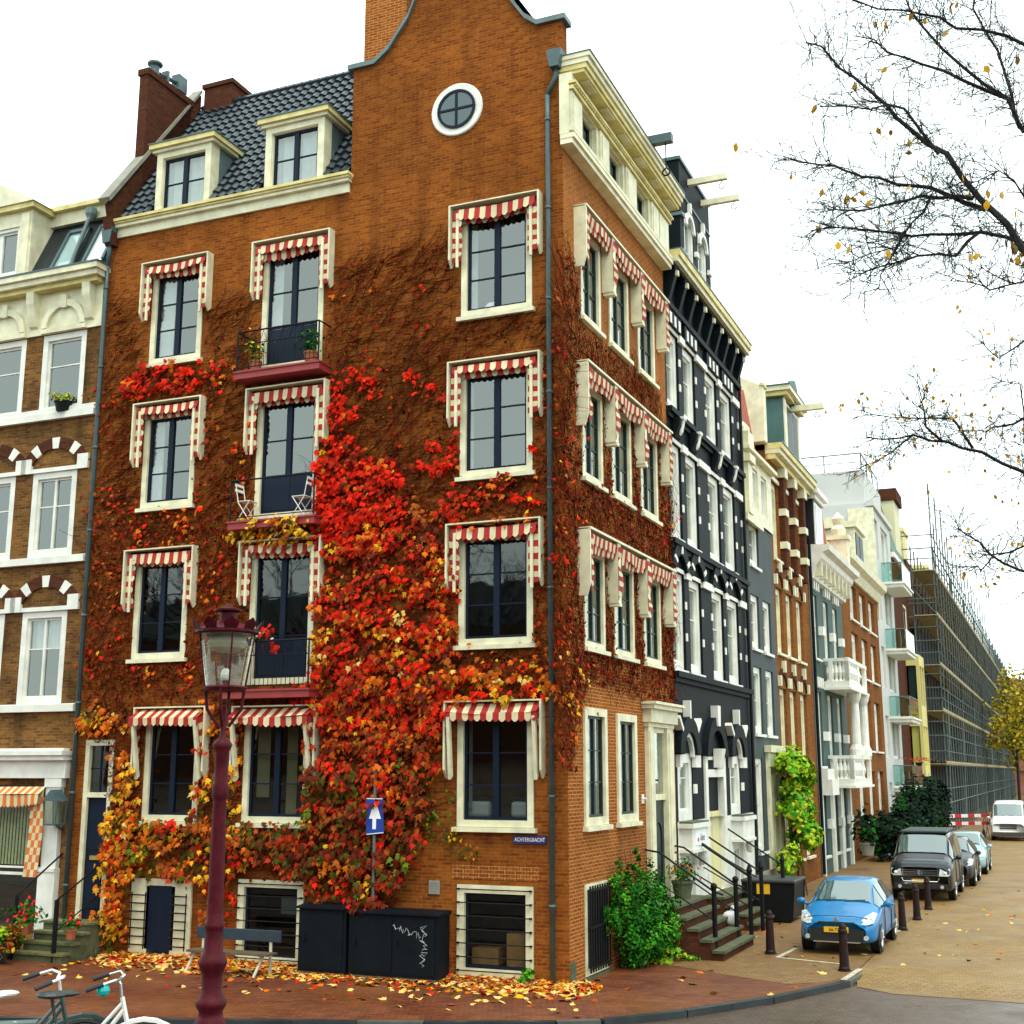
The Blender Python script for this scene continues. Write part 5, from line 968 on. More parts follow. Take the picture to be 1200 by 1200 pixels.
shrub('ivy_bush', 'bushy bright green climber beside the barred cellar window on the side street', al(0, 0), ROT_A, [(.35, 2.9, .9, .42, .95, .95), (.3, 2.5, 1.7, .3, .5, .5), (.25, 2.9, 2.15, .2, .3, .3), (.5, 3.8, .75, .5, .85, .8), (.3, 4.1, 1.45, .3, .5, .55), (.7, 3.2, .5, .35, .6, .45), (.2, 1.9, 1.2, .2, .4, .6)], 9500, (.05, .1), gm[:3], [.45, .4, .15])
shrub('weeds', 'low yellow-green weeds under the bright green climber', al(.6, 4.2), ROT_A, [(.2, .0, .1, .5, .9, .18)], 500, (.05, .12), gm[2:5], [.5, .3, .2], stems=3, cat='plant')
shrub('weeds', 'small green tuft of weeds at the foot of the cellar window with cardboard boxes', al(-.8, -.2), ROT_A, [(0, 0, .15, .22, .12, .25)], 220, (.05, .12), gm[1:4], [.5, .3, .2], stems=3, cat='plant')
shrub('lime_climber', 'lime green climber hanging over the front of the narrow grey-green house', al(0, 18.6), ROT_A, [(.6, .9, 3.9, .5, 1.7, .75), (.6, 1.2, 2.8, .5, 1.6, .7), (.75, 1.6, 1.9, .5, 1.4, .5), (.5, -.3, 1.2, .4, .8, .6)], 5200, (.12, .26), gm[1:5], [.12, .28, .36, .24], cat='climbing plant', sub=26)
for i, (o, s, r, h, lb) in enumerate(((1.4, 37.5, 1.3, 1.3, 'dark evergreen bush nearest the dark van'), (1.7, 41.5, 1.5, 1.6, 'dark evergreen bush between two others beyond the dark van'), (1.6, 47, 1.7, 1.9, 'tall dark green bush by the glass balconies of the white flats'), (1.6, 54, 1.8, 1.9, 'dark green bush at the foot of the brown brick flats'))):
    shrub('evergreen_bush', lb, al(o, s), ROT_A, [(0, 0, h*.8, r*.7, r*1.4, h), (.2, 1.5, h*1.1, r*.5, r*.9, h*.7)], 2600, (.14, .3), [gm[5], gm[5], gm[0]], [.6, .3, .1], group='evergreen bushes before the white flats')
# ================================================================ bare trees
bark = mat('dark wet bark', (.018, .02, .017), .85, noise=.5, nscale=5); twig = mat('dark twig', (.02, .018, .016), .85)
def twigs(b, p, d, ln, r, depth, tips, cr):
    pts = [p]; q = Vector(p); d = Vector(d).normalized(); k = 4
    for i in range(k):
        d = (d+Vector((rnd.gauss(0, .22), rnd.gauss(0, .22), rnd.gauss(.02, .2)))).normalized(); q = q+d*ln/k; pts.append(tuple(q))
        if depth > 0 and rnd.random() < cr: twigs(b, tuple(q), d+Vector((rnd.gauss(0, .75), rnd.gauss(0, .75), rnd.gauss(0, .75))), ln*rnd.uniform(.4, .7), r*.7, depth-1, tips, cr)
    b.tube(pts, [r*(1-.75*i/k) for i in range(k+1)], 4, cap=False); tips.append(tuple(q))
def bare_tree(name, label, base, fork, limbs, rt, nt, tl, leafn, leafsz, group=None, pal=(2, 3, 3, 8, 7, 6), cr=.75):
    t = thing(name, label, 'tree', base, 0, group); B0 = Vector(base); f = Vector(fork)-B0
    b = MB(); b.tube([(0, 0, -.1), (f.x*.1, f.y*.1, f.z*.4), tuple(f)], [rt*1.25, rt, rt*.75], 10); b2 = MB(); tips = []
    for r0, r1, pts in limbs:
        pts = [Vector(p)-B0 for p in pts]
        if r0 > .04: b.tube([tuple(f-Vector((0, 0, .5))), tuple((f+pts[0])/2+Vector((0, 0, -.1))), tuple(pts[0])], [rt*.6, r0*1.3, r0], 7)
        # extra points so that limbs wander a little
        fine = []
        for a, c in zip(pts[:-1], pts[1:]):
            fine += [a, (a+c)/2+Vector((rnd.gauss(0, .02), rnd.gauss(0, .05), rnd.gauss(0, .02)))]
        fine.append(pts[-1]); n = len(fine)
        b.tube([tuple(p) for p in fine], [r0+(r1-r0)*(i/(n-1))**.7 for i in range(n)], 6)
        for i in range(1, n):
            for _ in range(nt):
                d = fine[i]-fine[i-1]; u = rnd.random(); p = fine[i-1].lerp(fine[i], u)
                twigs(b2, tuple(p), d.normalized()*.7+Vector((rnd.gauss(0, .6), rnd.gauss(0, .7), rnd.gauss(.05, .6))), rnd.uniform(.3, 1)*tl, .0075, 2, tips, cr)
    b.build('trunk', bark, t); b2.build('crown', twig, t)
    P, N, T, SZ, MI = [], [], [], [], []
    while len(P) < leafn:
        p = Vector(rnd.choice(tips))
        for _ in range(rnd.choice((1, 1, 2, 3))): P.append(tuple(p+Vector((rnd.gauss(0, .07), rnd.gauss(0, .07), rnd.gauss(-.05, .05))))); N.append((rnd.gauss(0, 1), -1+rnd.gauss(0, .6), rnd.gauss(0, .6))); T.append((rnd.gauss(0, .5), rnd.gauss(0, .5), -1)); SZ.append(rnd.uniform(*leafsz)); MI.append(rnd.choice(pal))
    leaves('foliage', P, N, T, SZ, MI, LM, SIMPLE, t)
    return t
bare_tree('elm_tree', 'nearly bare tree with thick dark branches and few yellow leaves at top right', (8.9, 15.2, ramp(15.2)-.1), (8.8, 15.2, 7.6), [(a, c, p) for a, c, p in LIMB if p[0][1] < 17], .24, 5, .76, 95, (.09, .14), pal=(3, 8, 3, 3), cr=.72)
bare_tree('elm_tree', 'bare tree with thinner twigs and small yellow leaves at right, lower than the thick-branched tree', (11.2, 19, ramp(19)-.1), (11.0, 19, 6.4), [(a, c, p) for a, c, p in LIMB if p[0][1] > 17], .2, 4, .7, 200, (.06, .1), pal=(3, 8, 3, 3), cr=.74)
def round_tree(name, label, base, h, r, n, sz, mats, wts, group=None, trunk=.16):
    t = thing(name, label, 'tree', base, 0, group); b = MB(); b.tube([(0, 0, 0), (.1, 0, h*.4), (0, .1, h*.8)], [trunk, trunk*.8, trunk*.3], 8); P, N, T, SZ, MI = [], [], [], [], []
    for i in range(9):
        a = rnd.uniform(0, 2*pi); q = (r*.8*cos(a), r*.8*sin(a), h*rnd.uniform(.55, .95)); b.tube([(0, 0, h*rnd.uniform(.3, .55)), (q[0]*.5, q[1]*.5, q[2]*.85), q], [trunk*.4, trunk*.2, .02], 5)
    b.build('trunk', bark, t)
    cl = []
    for i in range(46):
        u = np.array([rnd.gauss(0, 1) for _ in range(3)]); u /= np.linalg.norm(u); u *= rnd.random()**.4; cl.append((u[0]*r, u[1]*r, h*.68+u[2]*h*.34))
    for i in range(n):
        c = rnd.choice(cl); P.append(tuple(v+rnd.gauss(0, r*.13) for v in c)); N.append((rnd.gauss(0, 1), rnd.gauss(0, 1), rnd.gauss(.4, 1))); T.append((rnd.gauss(0, 1), rnd.gauss(0, 1), -.5)); SZ.append(rnd.uniform(*sz)); MI.append(npr.choice(len(mats), p=wts))
    leaves('crown', P, N, T, SZ, MI, mats, SIMPLE, t); return t
fy = [leafmat('autumn yellow', (.5, .38, .03)), leafmat('autumn ochre', (.32, .26, .03)), leafmat('autumn green', (.2, .24, .03))]
for o, s, h, r, lb in ((4.6, 112, 13.5, 3.2, 'yellow autumn tree against the middle of the scaffold'), (5.0, 138, 14, 3.6, 'yellow autumn tree near the far end of the scaffold'), (6.5, 170, 15, 4, 'farthest yellow tree before the pinkish brick building')):
    round_tree('street_tree', lb, al(o, s), h, r, 1900, (.25, .55), fy, [.5, .3, .2], 'autumn trees along the far street')
# ================================================================ the far side of the water, behind the viewer: mirrored in the window panes
OB = thing('canal_house', 'long dark brick canal front behind the viewer, mirrored in the window panes', 'house', al(-2, -62), ROT_A)
b = MB(); b.wall(-55, 60, 0, 13.5, [(-52+i*4, -50.6+i*4, z, z+2.2) for i in range(27) for z in (1.2, 4.8, 8.2)], rev=.2); b.box(-55, 60, .25, 8, 0, 13.4); b.build('wall', M['brickD'], OB)
b = MB(); b.prism([(-.3, 13.5), (4, 17), (8, 13.5)], -55, 60, ax='x'); b.build('roof', M['slate'], OB)
def wild_tree(name, label, base, h):
    t = thing(name, label, 'tree', base); b = MB(); tips = []
    def rec(p, d, ln, r, k):
        pts = [p]; q = Vector(p)
        for i in range(4): d = (d+Vector((rnd.gauss(0, .12), rnd.gauss(0, .12), rnd.gauss(.03, .1)))).normalized(); q = q+d*ln/4; pts.append(tuple(q))
        b.tube(pts, [r*(1-.4*i/4) for i in range(5)], 5, cap=False)
        if k:
            for _ in range(3 if k > 2 else 4): rec(tuple(Vector(pts[-1]) if rnd.random() < .6 else Vector(pts[2])), (d+Vector((rnd.gauss(0, .55), rnd.gauss(0, .55), rnd.gauss(.1, .4)))).normalized(), ln*rnd.uniform(.55, .8), r*.58, k-1)
    rec((0, 0, 0), Vector((0, 0, 1)), h*.33, .35, 6); b.build('trunk', bark, t); return t
wild_tree('bare_tree', 'bare tree behind the viewer, mirrored in the balcony window', al(-24, -29, 0), 24)
wild_tree('bare_tree', 'second bare tree behind the viewer, mirrored in the lower windows', al(-13, -36, 0), 19)
# ================================================================ stoops (parts of their houses)
def steps(b, s0, s1, top, n, land, tread=.27):
    for i in range(n):
        z = top*(n-i)/n; y0 = -(land+tread*i); 
        b.box(s0, s1, y0, -.003 if i == 0 else y0+tread+.002*0, 0 if i == 0 else -.02, z-.06, 0) if i == 0 else b.box(s0, s1, y0, y0+tread-.003, -.02, z-.06, 0)
        b.box(s0-.04, s1+.04, y0-.04, (-.003 if i == 0 else y0+tread-.043), z-.06, z, 1)
b = MB(XB); steps(b, 4.3, 7.15, 1.05, 5, .75); st = b.build('stoop', [M['brickD'], M['moss']], CH)
for s in (4.75, 6.75):
    b = MB(XB); b.tube([(s, -1.55, .2), (s, -1.55, 1.42)], .055, 8); b.ball((s, -1.55, 1.47), .075)
    b.tube([(s, -.02, 2.2), (s, -.35, 2.15), (s, -1.55, 1.36), (s, -1.75, 1.3)], .024, 6); b.tube([(s, -.02, 1.55), (s, -.35, 1.5), (s, -1.55, .75)], .018, 6)
    b.build('railing', M['black'], st)
b = MB(); steps(b, 2.2, 5.1, .8, 4, .55); st = b.build('stoop', [M['brickD'], M['moss']], BH)
for s in (1.0, 2.3, 5.0):
    b = MB(); b.tube([(s, -1.5, .02), (s, -1.5, 1.5)], .055, 8); b.lathe([(.06,1.5),(.08,1.55),(.02,1.72)], (s, -1.5, 0), 8)
    b.tube([(s, -.03, 2.35), (s, -1.5, 1.42)], .04 if s < 2 else .024, 6); b.tube([(s, -.03, 1.5), (s, -1.5, .7)], .018, 6)
    b.build('railing', M['black'], st)
b = MB(XL)
for i in range(4):
    z = .72*(4-i)/4; y0 = -(.5+.28*i); b.box(-12.05, -10.75, y0, -.003 if i == 0 else y0+.277, -.02, z-.05, 0); b.box(-12.1, -10.72, y0-.03, -.003 if i == 0 else y0+.245, z-.05, z, 1)
sx = b.build('stoop', [M['moss'], mat('mossy step', (.17, .16, .06), .8, col2=(.07, .08, .02), nscale=6)], LH)
b = MB(XL); b.tube([(-11.0, -1.3, 0), (-11.0, -1.3, 1.25)], .05, 8); b.tube([(-11.0, -1.3, 1.25), (-11.0, 0, 1.9)], .02); b.tube([(-11.0,-1.3,.6),(-11.0,0,1.25)], .014); b.build('railing', M['black'], sx); b = MB(XL); b.tube([(-12.1, -1.3, 0), (-12.1, -1.3, 1.3)], .05, 8); b.tube([(-12.1, -1.3, 1.3), (-12.1, 0, 2.1)], .02); b.build('railing', M['black'], sx)
b = MB(XL); b.prism([(-12.55,0),(-12.25,0),(-12.25,.5),(-12.4,.68),(-12.55,.5)], -1.6, -1.3); b.build('stone_post', M['moss'], LH)
# ================================================================ lamp
LG = ramp(15.0)-.1
LMP = thing('street_lamp', 'tall wine-red crowned street lamp in front of the corner house', 'street lamp', (-3.36, 15.0, LG))
g = LG
b = MB(); b.lathe([(.21,0),(.21,.1),(.18,.16),(.175,.3),(.165,.44),(.185,.5),(.185,.54),(.14,.6),(.13,.66),(.165,.72),(.175,.76),(.15,.8),(.115,.86),(.112,1.0),(.11,1.06),(.14,1.12),(.158,1.17),(.16,1.2),(.14,1.25),(.108,1.3),(.1,1.5),(.1,1.54),(.112,1.56),(.112,1.6),(.095,1.63),(.09,1.75),(.084,2.4),(.076,2.95),(.08,2.98),(.1,3.02),(.09,3.06),(.1,3.1),(.08,3.16),(.078,3.5),(.1,3.55),(.115,3.59),(.08,3.64),(.034,3.68),(.028,4.02)], (0,0,0), 24)
b.build('post', M['lamp'], LMP, smooth=True)
def zz(px): return px-g
zb, zt = 4.86-g, 5.50-g
b = MB(); b.lathe([(.23,zb-.04),(.25,zb),(.23,zb+.02),(.18,zb-.02)], n=20)
for a in (0, pi/2, pi, 3*pi/2):
    b.tube([(.23*cos(a),.23*sin(a),zb),(.2*cos(a),.2*sin(a),zb-.25),(.06*cos(a),.06*sin(a),zb-.45)], .02, 6); b.tube([(.235*cos(a+.4),.235*sin(a+.4),zb),(.325*cos(a+.4),.325*sin(a+.4),zt)], .011, 5)
b.lathe([(.335,zt-.02),(.37,zt),(.37,zt+.03),(.31,zt+.06),(.2,zt+.1),(.13,zt+.13),(.1,zt+.14),(.1,zt+.24),(.16,zt+.26),(.16,zt+.28),(.05,zt+.31),(.02,zt+.35)], n=20)
for i in range(10):
    a = 2*pi*i/10; c, s = cos(a), sin(a); b.add([(.36*c-.07*s,.36*s+.07*c,zt+.02),(.36*c+.07*s,.36*s-.07*c,zt+.02),(.4*c+.09*s,.4*s-.09*c,zt+.09),(.43*c,.43*s,zt+.16),(.4*c-.09*s,.4*s+.09*c,zt+.09)], [(0,1,2,3,4)])
lh = b.build('lantern', M['lamp'], LMP, smooth=False)
b = MB(); b.lathe([(.22,zb+.01),(.32,zt-.01)], n=20); b.f = b.f[:20]; b.m = b.m[:20]; b.build('glass', glassmat('lantern glass', (.9, .92, .85), .1), lh)
b = MB(); b.tube([(0,0,zb-.02),(0,0,zb+.1)], .035, 8, 0); b.ball((0,0,zb+.15), .06, .06, .08, m=1); b.tube([(0,0,zb+.2),(0,0,zt+.05)], .012, 6, 0); b.build('bulb_holder', [M['lamp'], M['signw']], lh)
b = MB(); b.ball((0,0,zt-.12), .24, .24, .12); b.build('reflector', mat('worn lantern reflector', (.5,.5,.4), .4, metal=.5), lh)
# ================================================================ bicycles on the ramp
def bicycle(label, loc, rz, fcol, bars, seatc, basket=False, turn=.25):
    t = thing('bicycle', label, 'bicycle', loc, rz, 'bicycles by the lamp')
    tyre = mat('tyre', (.012, .012, .012), .8)
    for x in (-.53, .53):
        b = MB(); k = 28
        b.tube([(x+.33*cos(2*pi*i/k), 0, .35+.33*sin(2*pi*i/k)) for i in range(k+1)], .02, 6, cap=False); w = b.build('wheel', tyre, t)
        b = MB(); b.tube([(x+.305*cos(2*pi*i/k), 0, .35+.305*sin(2*pi*i/k)) for i in range(k+1)], .011, 5, cap=False); b.tube([(x,-.05,.35),(x,.05,.35)], .025)
        for i in range(14): a = 2*pi*i/14; b.tube([(x,.02*(-1)**i,.35),(x+.3*cos(a),0,.35+.3*sin(a))], .0022, 3, cap=False)
        b.build('rim', M['lead'], w)
        b = MB(); b.tube([(x+.38*cos(a), 0, .35+.38*sin(a)) for a in [pi*(.05+.9*i/10) for i in range(11)]], .024, 5); b.build('mudguard', fcol, t)
    b = MB(); b.tube([(-.53,.05,.35),(-.12,.02,.3),(-.22,0,.82)], .014); b.tube([(-.53,-.05,.35),(-.12,-.02,.3)], .012); b.tube([(-.53,.05,.35),(-.2,.01,.72)], .011); b.tube([(-.53,-.05,.35),(-.2,-.01,.72)], .011)
    b.tube([(-.12,0,.3),(.12,0,.5),(.36,0,.82)], .02); b.tube([(-.18,0,.55),(.1,0,.6),(.35,0,.88)], .017); b.tube([(.34,0,.92),(.42,0,.6)], .022); b.tube([(.42,.045,.6),(.53,.05,.35)], .017); b.tube([(.42,-.045,.6),(.53,-.05,.35)], .017)
    b.build('frame', fcol, t)
    b = MB(); b.tube([(.34,0,.9),(.32,0,1.03),(.3,0,1.06)], .014); y = lambda s, q: q*s
    for s in (-1, 1): b.tube([(.3,0,1.06),(.34,.1*s,1.09),(.3,.25*s,1.1),(.12,.3*s,1.05)], .013, 6)
    h = b.build('handlebar', bars, t)
    for s in (-1, 1): b = MB(); b.tube([(.2,.285*s,1.075),(.06,.31*s,1.03)], .021, 8); b.build('grip', mat('grip', (.02,.02,.022), .7), h)
    b = MB(); b.tube([(-.2,0,.72),(-.24,0,.93)], .015); b.ball((-.24,0,.96), .14, .1, .035); b.ball((-.13,0,.965), .12, .05, .03); b.build('saddle', seatc, t)
    b = MB(); b.box(-.85,-.35,-.08,.08,.73,.75); b.tube([(-.8,.07,.73),(-.55,.06,.36)], .008); b.tube([(-.8,-.07,.73),(-.55,-.06,.36)], .008); b.build('carrier', M['lead'], t)
    return t, h
wf = mat('white bicycle enamel', (.75, .76, .74), .35); df = mat('dark green bicycle enamel', (.02, .05, .05), .35); blk = mat('saddle vinyl', (.02, .03, .03), .5); wb = mat('chrome', (.6, .62, .62), .2, metal=.9)
b1, h1 = bicycle('white bicycle with a round teal bell on its bars, nearest the street lamp', (-3.72, 11.6, ramp(11.6)-.1), R(12), wf, wb, blk)
b = MB(); b.ball((.2, -.25, 1.02), .055); b.build('bell', mat('teal bell', (.0, .38, .36), .25), h1)
b2, h2 = bicycle('dark bicycle with pale swept handlebars, left of the white bicycle', (-4.3, 11.75, ramp(11.75)-.1), R(30), df, mat('pale bars', (.7, .7, .68), .3, metal=.3), mat('white saddle', (.7, .7, .68), .4))
# ================================================================ by the front wall
def cabinet(label, x0, x1, h):
    t = thing('utility_cabinet', label, 'cabinet', al((x0+x1)/2, -.1), ROT_A, 'dark cabinets by the wall'); w = (x1-x0)/2; dm = mat('black blue cabinet', (.003, .007, .012), .55, spec=.15, noise=.5, nscale=3)
    b = MB(); b.box(-w, w, -.5, 0, .06, h); b.build('body', dm, t, bevel=.015)
    b = MB(); b.prism([(-.56, h+.004), (.0, h+.004), (.0, h+.07), (-.1, h+.09), (-.56, h+.04)], -w-.04, w+.04, ax='x'); b.build('lid', dm, t)
    b = MB(); b.box(-w+.05, w-.05, -.46, -.03, 0, .06); b.build('plinth', M['stone'], t)
    n = 2 if w > .7 else 1
    for i in range(n): a = -w+.05+i*(2*w-.1)/n; b = MB(); b.box(a+.02, a+(2*w-.1)/n-.02, -.512, -.502, .12, h-.05); d = b.build('door', dm, t); q = MB(); q.box(a+.08, a+.11, -.535, -.512, h*.5, h*.5+.14); q.build('handle', M['black'], d)
    return t, w
cabinet('narrow dark cabinet left of the wide graffitied one', -5.5, -4.42, 1.24)
cb, w = cabinet('wide dark cabinet with white graffiti scrawls', -4.36, -2.42, 1.2)
gr = random.Random(3); chalk = mat('chalk white scrawl', (.4, .45, .48), .7)
b = MB(); b.tube([(.02+k*.018+gr.uniform(-.04, .04), -.517, 1.0-.006*k+gr.uniform(-.07, .07)) for k in range(32)], .005, 4); b.build('graffiti', chalk, cb)
b = MB(); b.tube([(.66+gr.uniform(-.08, .1), -.517, 1.0-k*.02+gr.uniform(-.05, .05)) for k in range(36)], .005, 4); b.build('graffiti', chalk, cb)
bn = thing('bench', 'dark blue plank bench on pale legs beside the narrow cabinet', 'bench', al(-6.6, -.95), ROT_A)
b = MB(); b.box(-1.05, .95, -.04, .0, .62, .84); b.build('backrest', mat('blue black plank', (.02, .04, .06), .5, noise=.4), bn, bevel=.01)
b = MB(); b.box(-1.0, .9, -.42, -.06, .4, .44); b.build('seat', mat('weathered plank', (.12, .09, .05), .7, noise=.4), bn)
for x in (-.9, .7): b = MB(); b.tube([(x,.0,.0),(x,.0,.7)], .03); b.tube([(x-.1,-.42,0),(x,-.25,.4)], .03); b.tube([(x,.0,.42),(x,-.42,.38)], .02); b.build('leg', mat('pale leg', (.55, .53, .42), .6), bn)
ow = thing('traffic_sign', 'blue one-way sign with a white arrow, half buried in red creeper leaves', 'sign', al(-3.98, -.34), ROT_A)
b = MB(); b.tube([(0,0,0),(.0,0,4.05)], .032, 8); b.build('post', M['lead'], ow)
b = MB(); b.prism([(-.16,2.66),(.24,2.7),(.2,3.38),(-.17,3.38)], -.05, -.036); pn = b.build('panel', M['bluesign'], ow)
b = MB(); b.prism([(-.02,2.78),(.06,2.78),(.06,2.98),(-.02,2.98)], -.056, -.051); b.prism([(-.1,2.98),(.17,2.98),(.06,3.28),(.0,3.28)], -.056, -.051)
for q in ([(-.15,2.67),(.23,2.71),(.228,2.725),(-.15,2.685)], [(-.16,3.36),(.2,3.36),(.2,3.375),(-.16,3.375)]): b.prism(q, -.056, -.051)
b.build('arrow', M['signw'], pn)
ns = thing('street_sign', 'dark blue street name sign below the front right window', 'sign', al(-.78, -.02, 2.62), ROT_A)
b = MB(); b.box(-.34, .34, -.02, .018, -.075, .075); b.build('plate', M['navy'], ns); b = MB()
for q in ((-.325,.325,-.066,-.06),(-.325,.325,.06,.066)): b.box(q[0], q[1], -.0235, -.02, q[2], q[3])
text('lettering', 'ACHTERGRACHT', .105, ns, (0, -.022, 0), (R(90), 0, 0), M['signw'], sx=.76)
pq = thing('wall_plaque', 'small pale grey plaque on the brick wall right of the creeper', 'plaque', al(-2.8, -.02, 1.68), ROT_A)
b = MB(); b.box(-.12, .12, -.02, .018, -.13, .13); b.build('plate', M['stone'], pq, bevel=.01); b = MB()
for i in range(4): b.box(-.08, .08-.02*(i % 2), -.023, -.02, .07-i*.05, .078-i*.05)
b.build('engraving', M['lead'], pq)
# balcony things
def chair(label, x, flip):
    t = thing('folding_chair', label, 'chair', al(x, -.3, 9.245), ROT_A, 'white folding chairs on the balcony'); k = -1 if flip else 1
    for y in (-.14, .14): b = MB(); b.tube([(-.16*k,y,0),(.16*k,y,.45)], .011); b.tube([(.16*k,y,0),(-.14*k,y,.42),(-.22*k,y,.85)], .011); b.build('leg_frame', M['pure'], t)
    b = MB(); b.box(-.16, .16, -.15, .15, .44, .455); b.build('seat', M['pure'], t)
    b = MB(); b.box(-.215*k-.01, -.215*k+.01, -.15, .15, .68, .74); b.box(-.225*k-.01, -.225*k+.01, -.15, .15, .8, .86); b.build('backrest', M['pure'], t)
chair('white folding chair at the left end of the middle balcony', -7.35, False); chair('white folding chair at the right end of the middle balcony', -5.95, True)
def pot(label, x, y, z, r, h, mats, n, spread, hh, pm, group=None, rz=ROT_A, name='potted_plant', size=(.06, .13), flowers=None):
    t = thing(name, label, 'potted plant', al(x, y, z), rz, group)
    b = MB(); b.lathe([(r*.75,0),(r,h*.85),(r*1.08,h*.85),(r*1.08,h),(r*.9,h),(r*.85,h*.9)], n=14); b.build('pot', pm, t, smooth=False)
    P, N, T, SZ, MI = [], [], [], [], []
    for i in range(n):
        u = np.array([rnd.gauss(0, .5) for _ in range(3)]); P.append((u[0]*spread, u[1]*spread, h+hh*.5+u[2]*hh*.6)); N.append((u[0]+rnd.gauss(0,.4), u[1]+rnd.gauss(0,.4), .6)); T.append((rnd.gauss(0,1), rnd.gauss(0,1), rnd.gauss(0,1))); SZ.append(rnd.uniform(*size)); MI.append(rnd.randrange(len(mats)))
    leaves('foliage', P, N, T, SZ, MI, mats, SIMPLE, t)
    if flowers:
        P, N, T, SZ, MI = [], [], [], [], []
        for i in range(flowers[1]): u = [rnd.gauss(0, .55) for _ in range(3)]; P.append((u[0]*spread, u[1]*spread-.05, h+hh*.65+u[2]*hh*.5)); N.append((rnd.gauss(0,.5), -1, .5)); T.append((rnd.gauss(0,1), .1, rnd.gauss(0,1))); SZ.append(rnd.uniform(.06, .11)); MI.append(rnd.randrange(len(flowers[0])))
        leaves('blossoms', P, N, T, SZ, MI, flowers[0], SIMPLE, t)  # petals only, no leaves: all blooms of one pot joined in one mesh
    return t
terra = mat('terracotta', (.4, .12, .05), .8, noise=.3); fl_r = leafmat('red petal', (.75, .02, .02)); fl_w = leafmat('white petal', (.8, .8, .72)); fl_p = leafmat('pink petal', (.75, .2, .22))
pot('terracotta pot with dark plant at the left of the top balcony', -7.3, -.28, 12.665, .14, .26, gm[:2]+[LM[3]], 130, .26, .5, terra)
pot('terracotta pot with dark shrub at the right of the top balcony', -5.85, -.28, 12.665, .16, .28, gm[:2], 130, .24, .45, terra)
t = pot('trough of white and red flowers on the lowest balcony rail', -7.0, -.5, 6.5, .12, .14, gm[:2], 60, .35, .2, M['black'], name='flower_trough', flowers=([fl_w, fl_w, fl_r, fl_p], 90))
pot('dark flower trough on the upper sill of the left brick house', -12.95, -.1, 12.45, .2, .24, [gm[2], gm[3], LM[3]], 110, .24, .2, M['black'], name='flower_trough')
pot('round spiky plant in a stone tub on the corner house stoop', .45, 6.2, 1.05, .24, .4, [gm[0], gm[1], LM[4]], 260, .3, .4, M['moss'])
pot('dark palm-like plant in a tub before the orange brick house', 1.2, 31, .6, .3, .5, [gm[0], gm[5], gm[5]], 220, .5, 1.1, M['stone'], size=(.14, .34))
pot('red geranium by the steps of the left doorway', -11.95, -1.15, .5, .15, .22, gm[:2], 160, .36, .4, terra, flowers=([fl_r], 26))
pot('small red geranium among the orange leaves by the doorway', -10.75, -1.1, .45, .12, .2, gm[:2], 60, .22, .28, terra, flowers=([fl_r], 14))
t = pot('window box with red flowers on the lowest glass balcony', 1.2, 53.5, 4.2, .2, .2, gm[:2], 60, 1.0, .3, M['black'], name='flower_trough', flowers=([fl_r], 60))
for (x, y, lb) in ((-12.35, -1.1, 'yellow-green garden shrub by the steps of the left house'), (-12.0, -1.75, 'yellow-brown shrub beside the frame edge under the shop window'), (-11.75, -2.0, 'low ochre shrub in front of the taller garden shrubs')):
    lo = 'low' in lb; shrub('garden_shrub', lb, al(x, y), ROT_A, [(0, 0, .4 if lo else .9, .5, .35, .4 if lo else .75), (-.3, .1, .3 if lo else 1.1, .3, .3, .3 if lo else .6)], 420 if lo else 700, (.07, .16), [gm[3], LM[6], LM[3], LM[4], gm[1]], [.2, .25, .25, .15, .15], group='shrubs in the front garden')
bg_ = thing('rubbish_bag', 'white rubbish bag lying on the stoop steps by the iron railing', 'bag', al(1.35, 7.0, .42), ROT_A)
b = MB(); b.ball((0,0,.16), .2, .17, .17, 12, 8); b.ball((.05,.02,.36), .06, .05, .09); b.build('sack', M['signw'], bg_, smooth=True)
ct = thing('waste_container', 'black waste container with a yellow label, behind the blue car', 'container', al(1.25, 12.4), ROT_A)
b = MB(); b.prism([(-.6,.08),(.6,.08),(.68,1.0),(-.68,1.0)], -.75, .75); b.build('body', mat('black plastic', (.005,.006,.007), .5, spec=.2, noise=.3), ct, bevel=.03)
b = MB(); b.box(-.72, .72, -.8, .8, 1.005, 1.09); b.build('lid', mat('grey black lid', (.03,.035,.035), .5), ct, bevel=.03)
b = MB(); b.box(-.3, .05, -.765, -.755, .72, .98); b.build('label', M['yellow'], ct)
for x in (-.5, .5): b = MB(); b.lathe([(.08,-.05),(.08,.05)], (x,-.6,.085), 10, ax='x'); b.build('wheel', M['black'], ct)
# bollards
def bollard():
    t = thing('bollard', '', 'bollard', (0,0,0)); b = MB(); b.lathe([(.115,0),(.115,.06),(.1,.09),(.085,.5),(.08,.72),(.095,.74),(.095,.78),(.075,.8),(.07,.86),(.04,.91),(.0,.92)], n=14); b.build('post', mat('brown red iron', (.02, .006, .006), .55, spec=.25, noise=.4, nscale=8), t, smooth=False)
    b = MB(); b.lathe([(.14,0),(.14,.02),(.11,.03)], n=14); b.build('base', M['black'], t); return t
p0 = bollard()
for i, (x, y, lb) in enumerate(((4.36, 3.96, 'brown iron bollard in front of the blue car'), (2.5, 5.8, 'brown iron bollard by the front left of the blue car'), (4.67, 11.34, 'brown iron bollard nearest the blue car\'s far side'), (4.77, 13.83, 'middle brown bollard between blue car and dark van'), (4.8, 16.64, 'brown iron bollard in front of the dark van\'s number plate'), (4.6, 50.0, 'distant brown bollard in front of the white van'))):
    o = p0 if i == 0 else copy_tree(p0); o.location = al(x, y, -.005 if x > 4.6 else 0); o['label'] = lb; o['group'] = 'brown iron bollards along the parking strip'
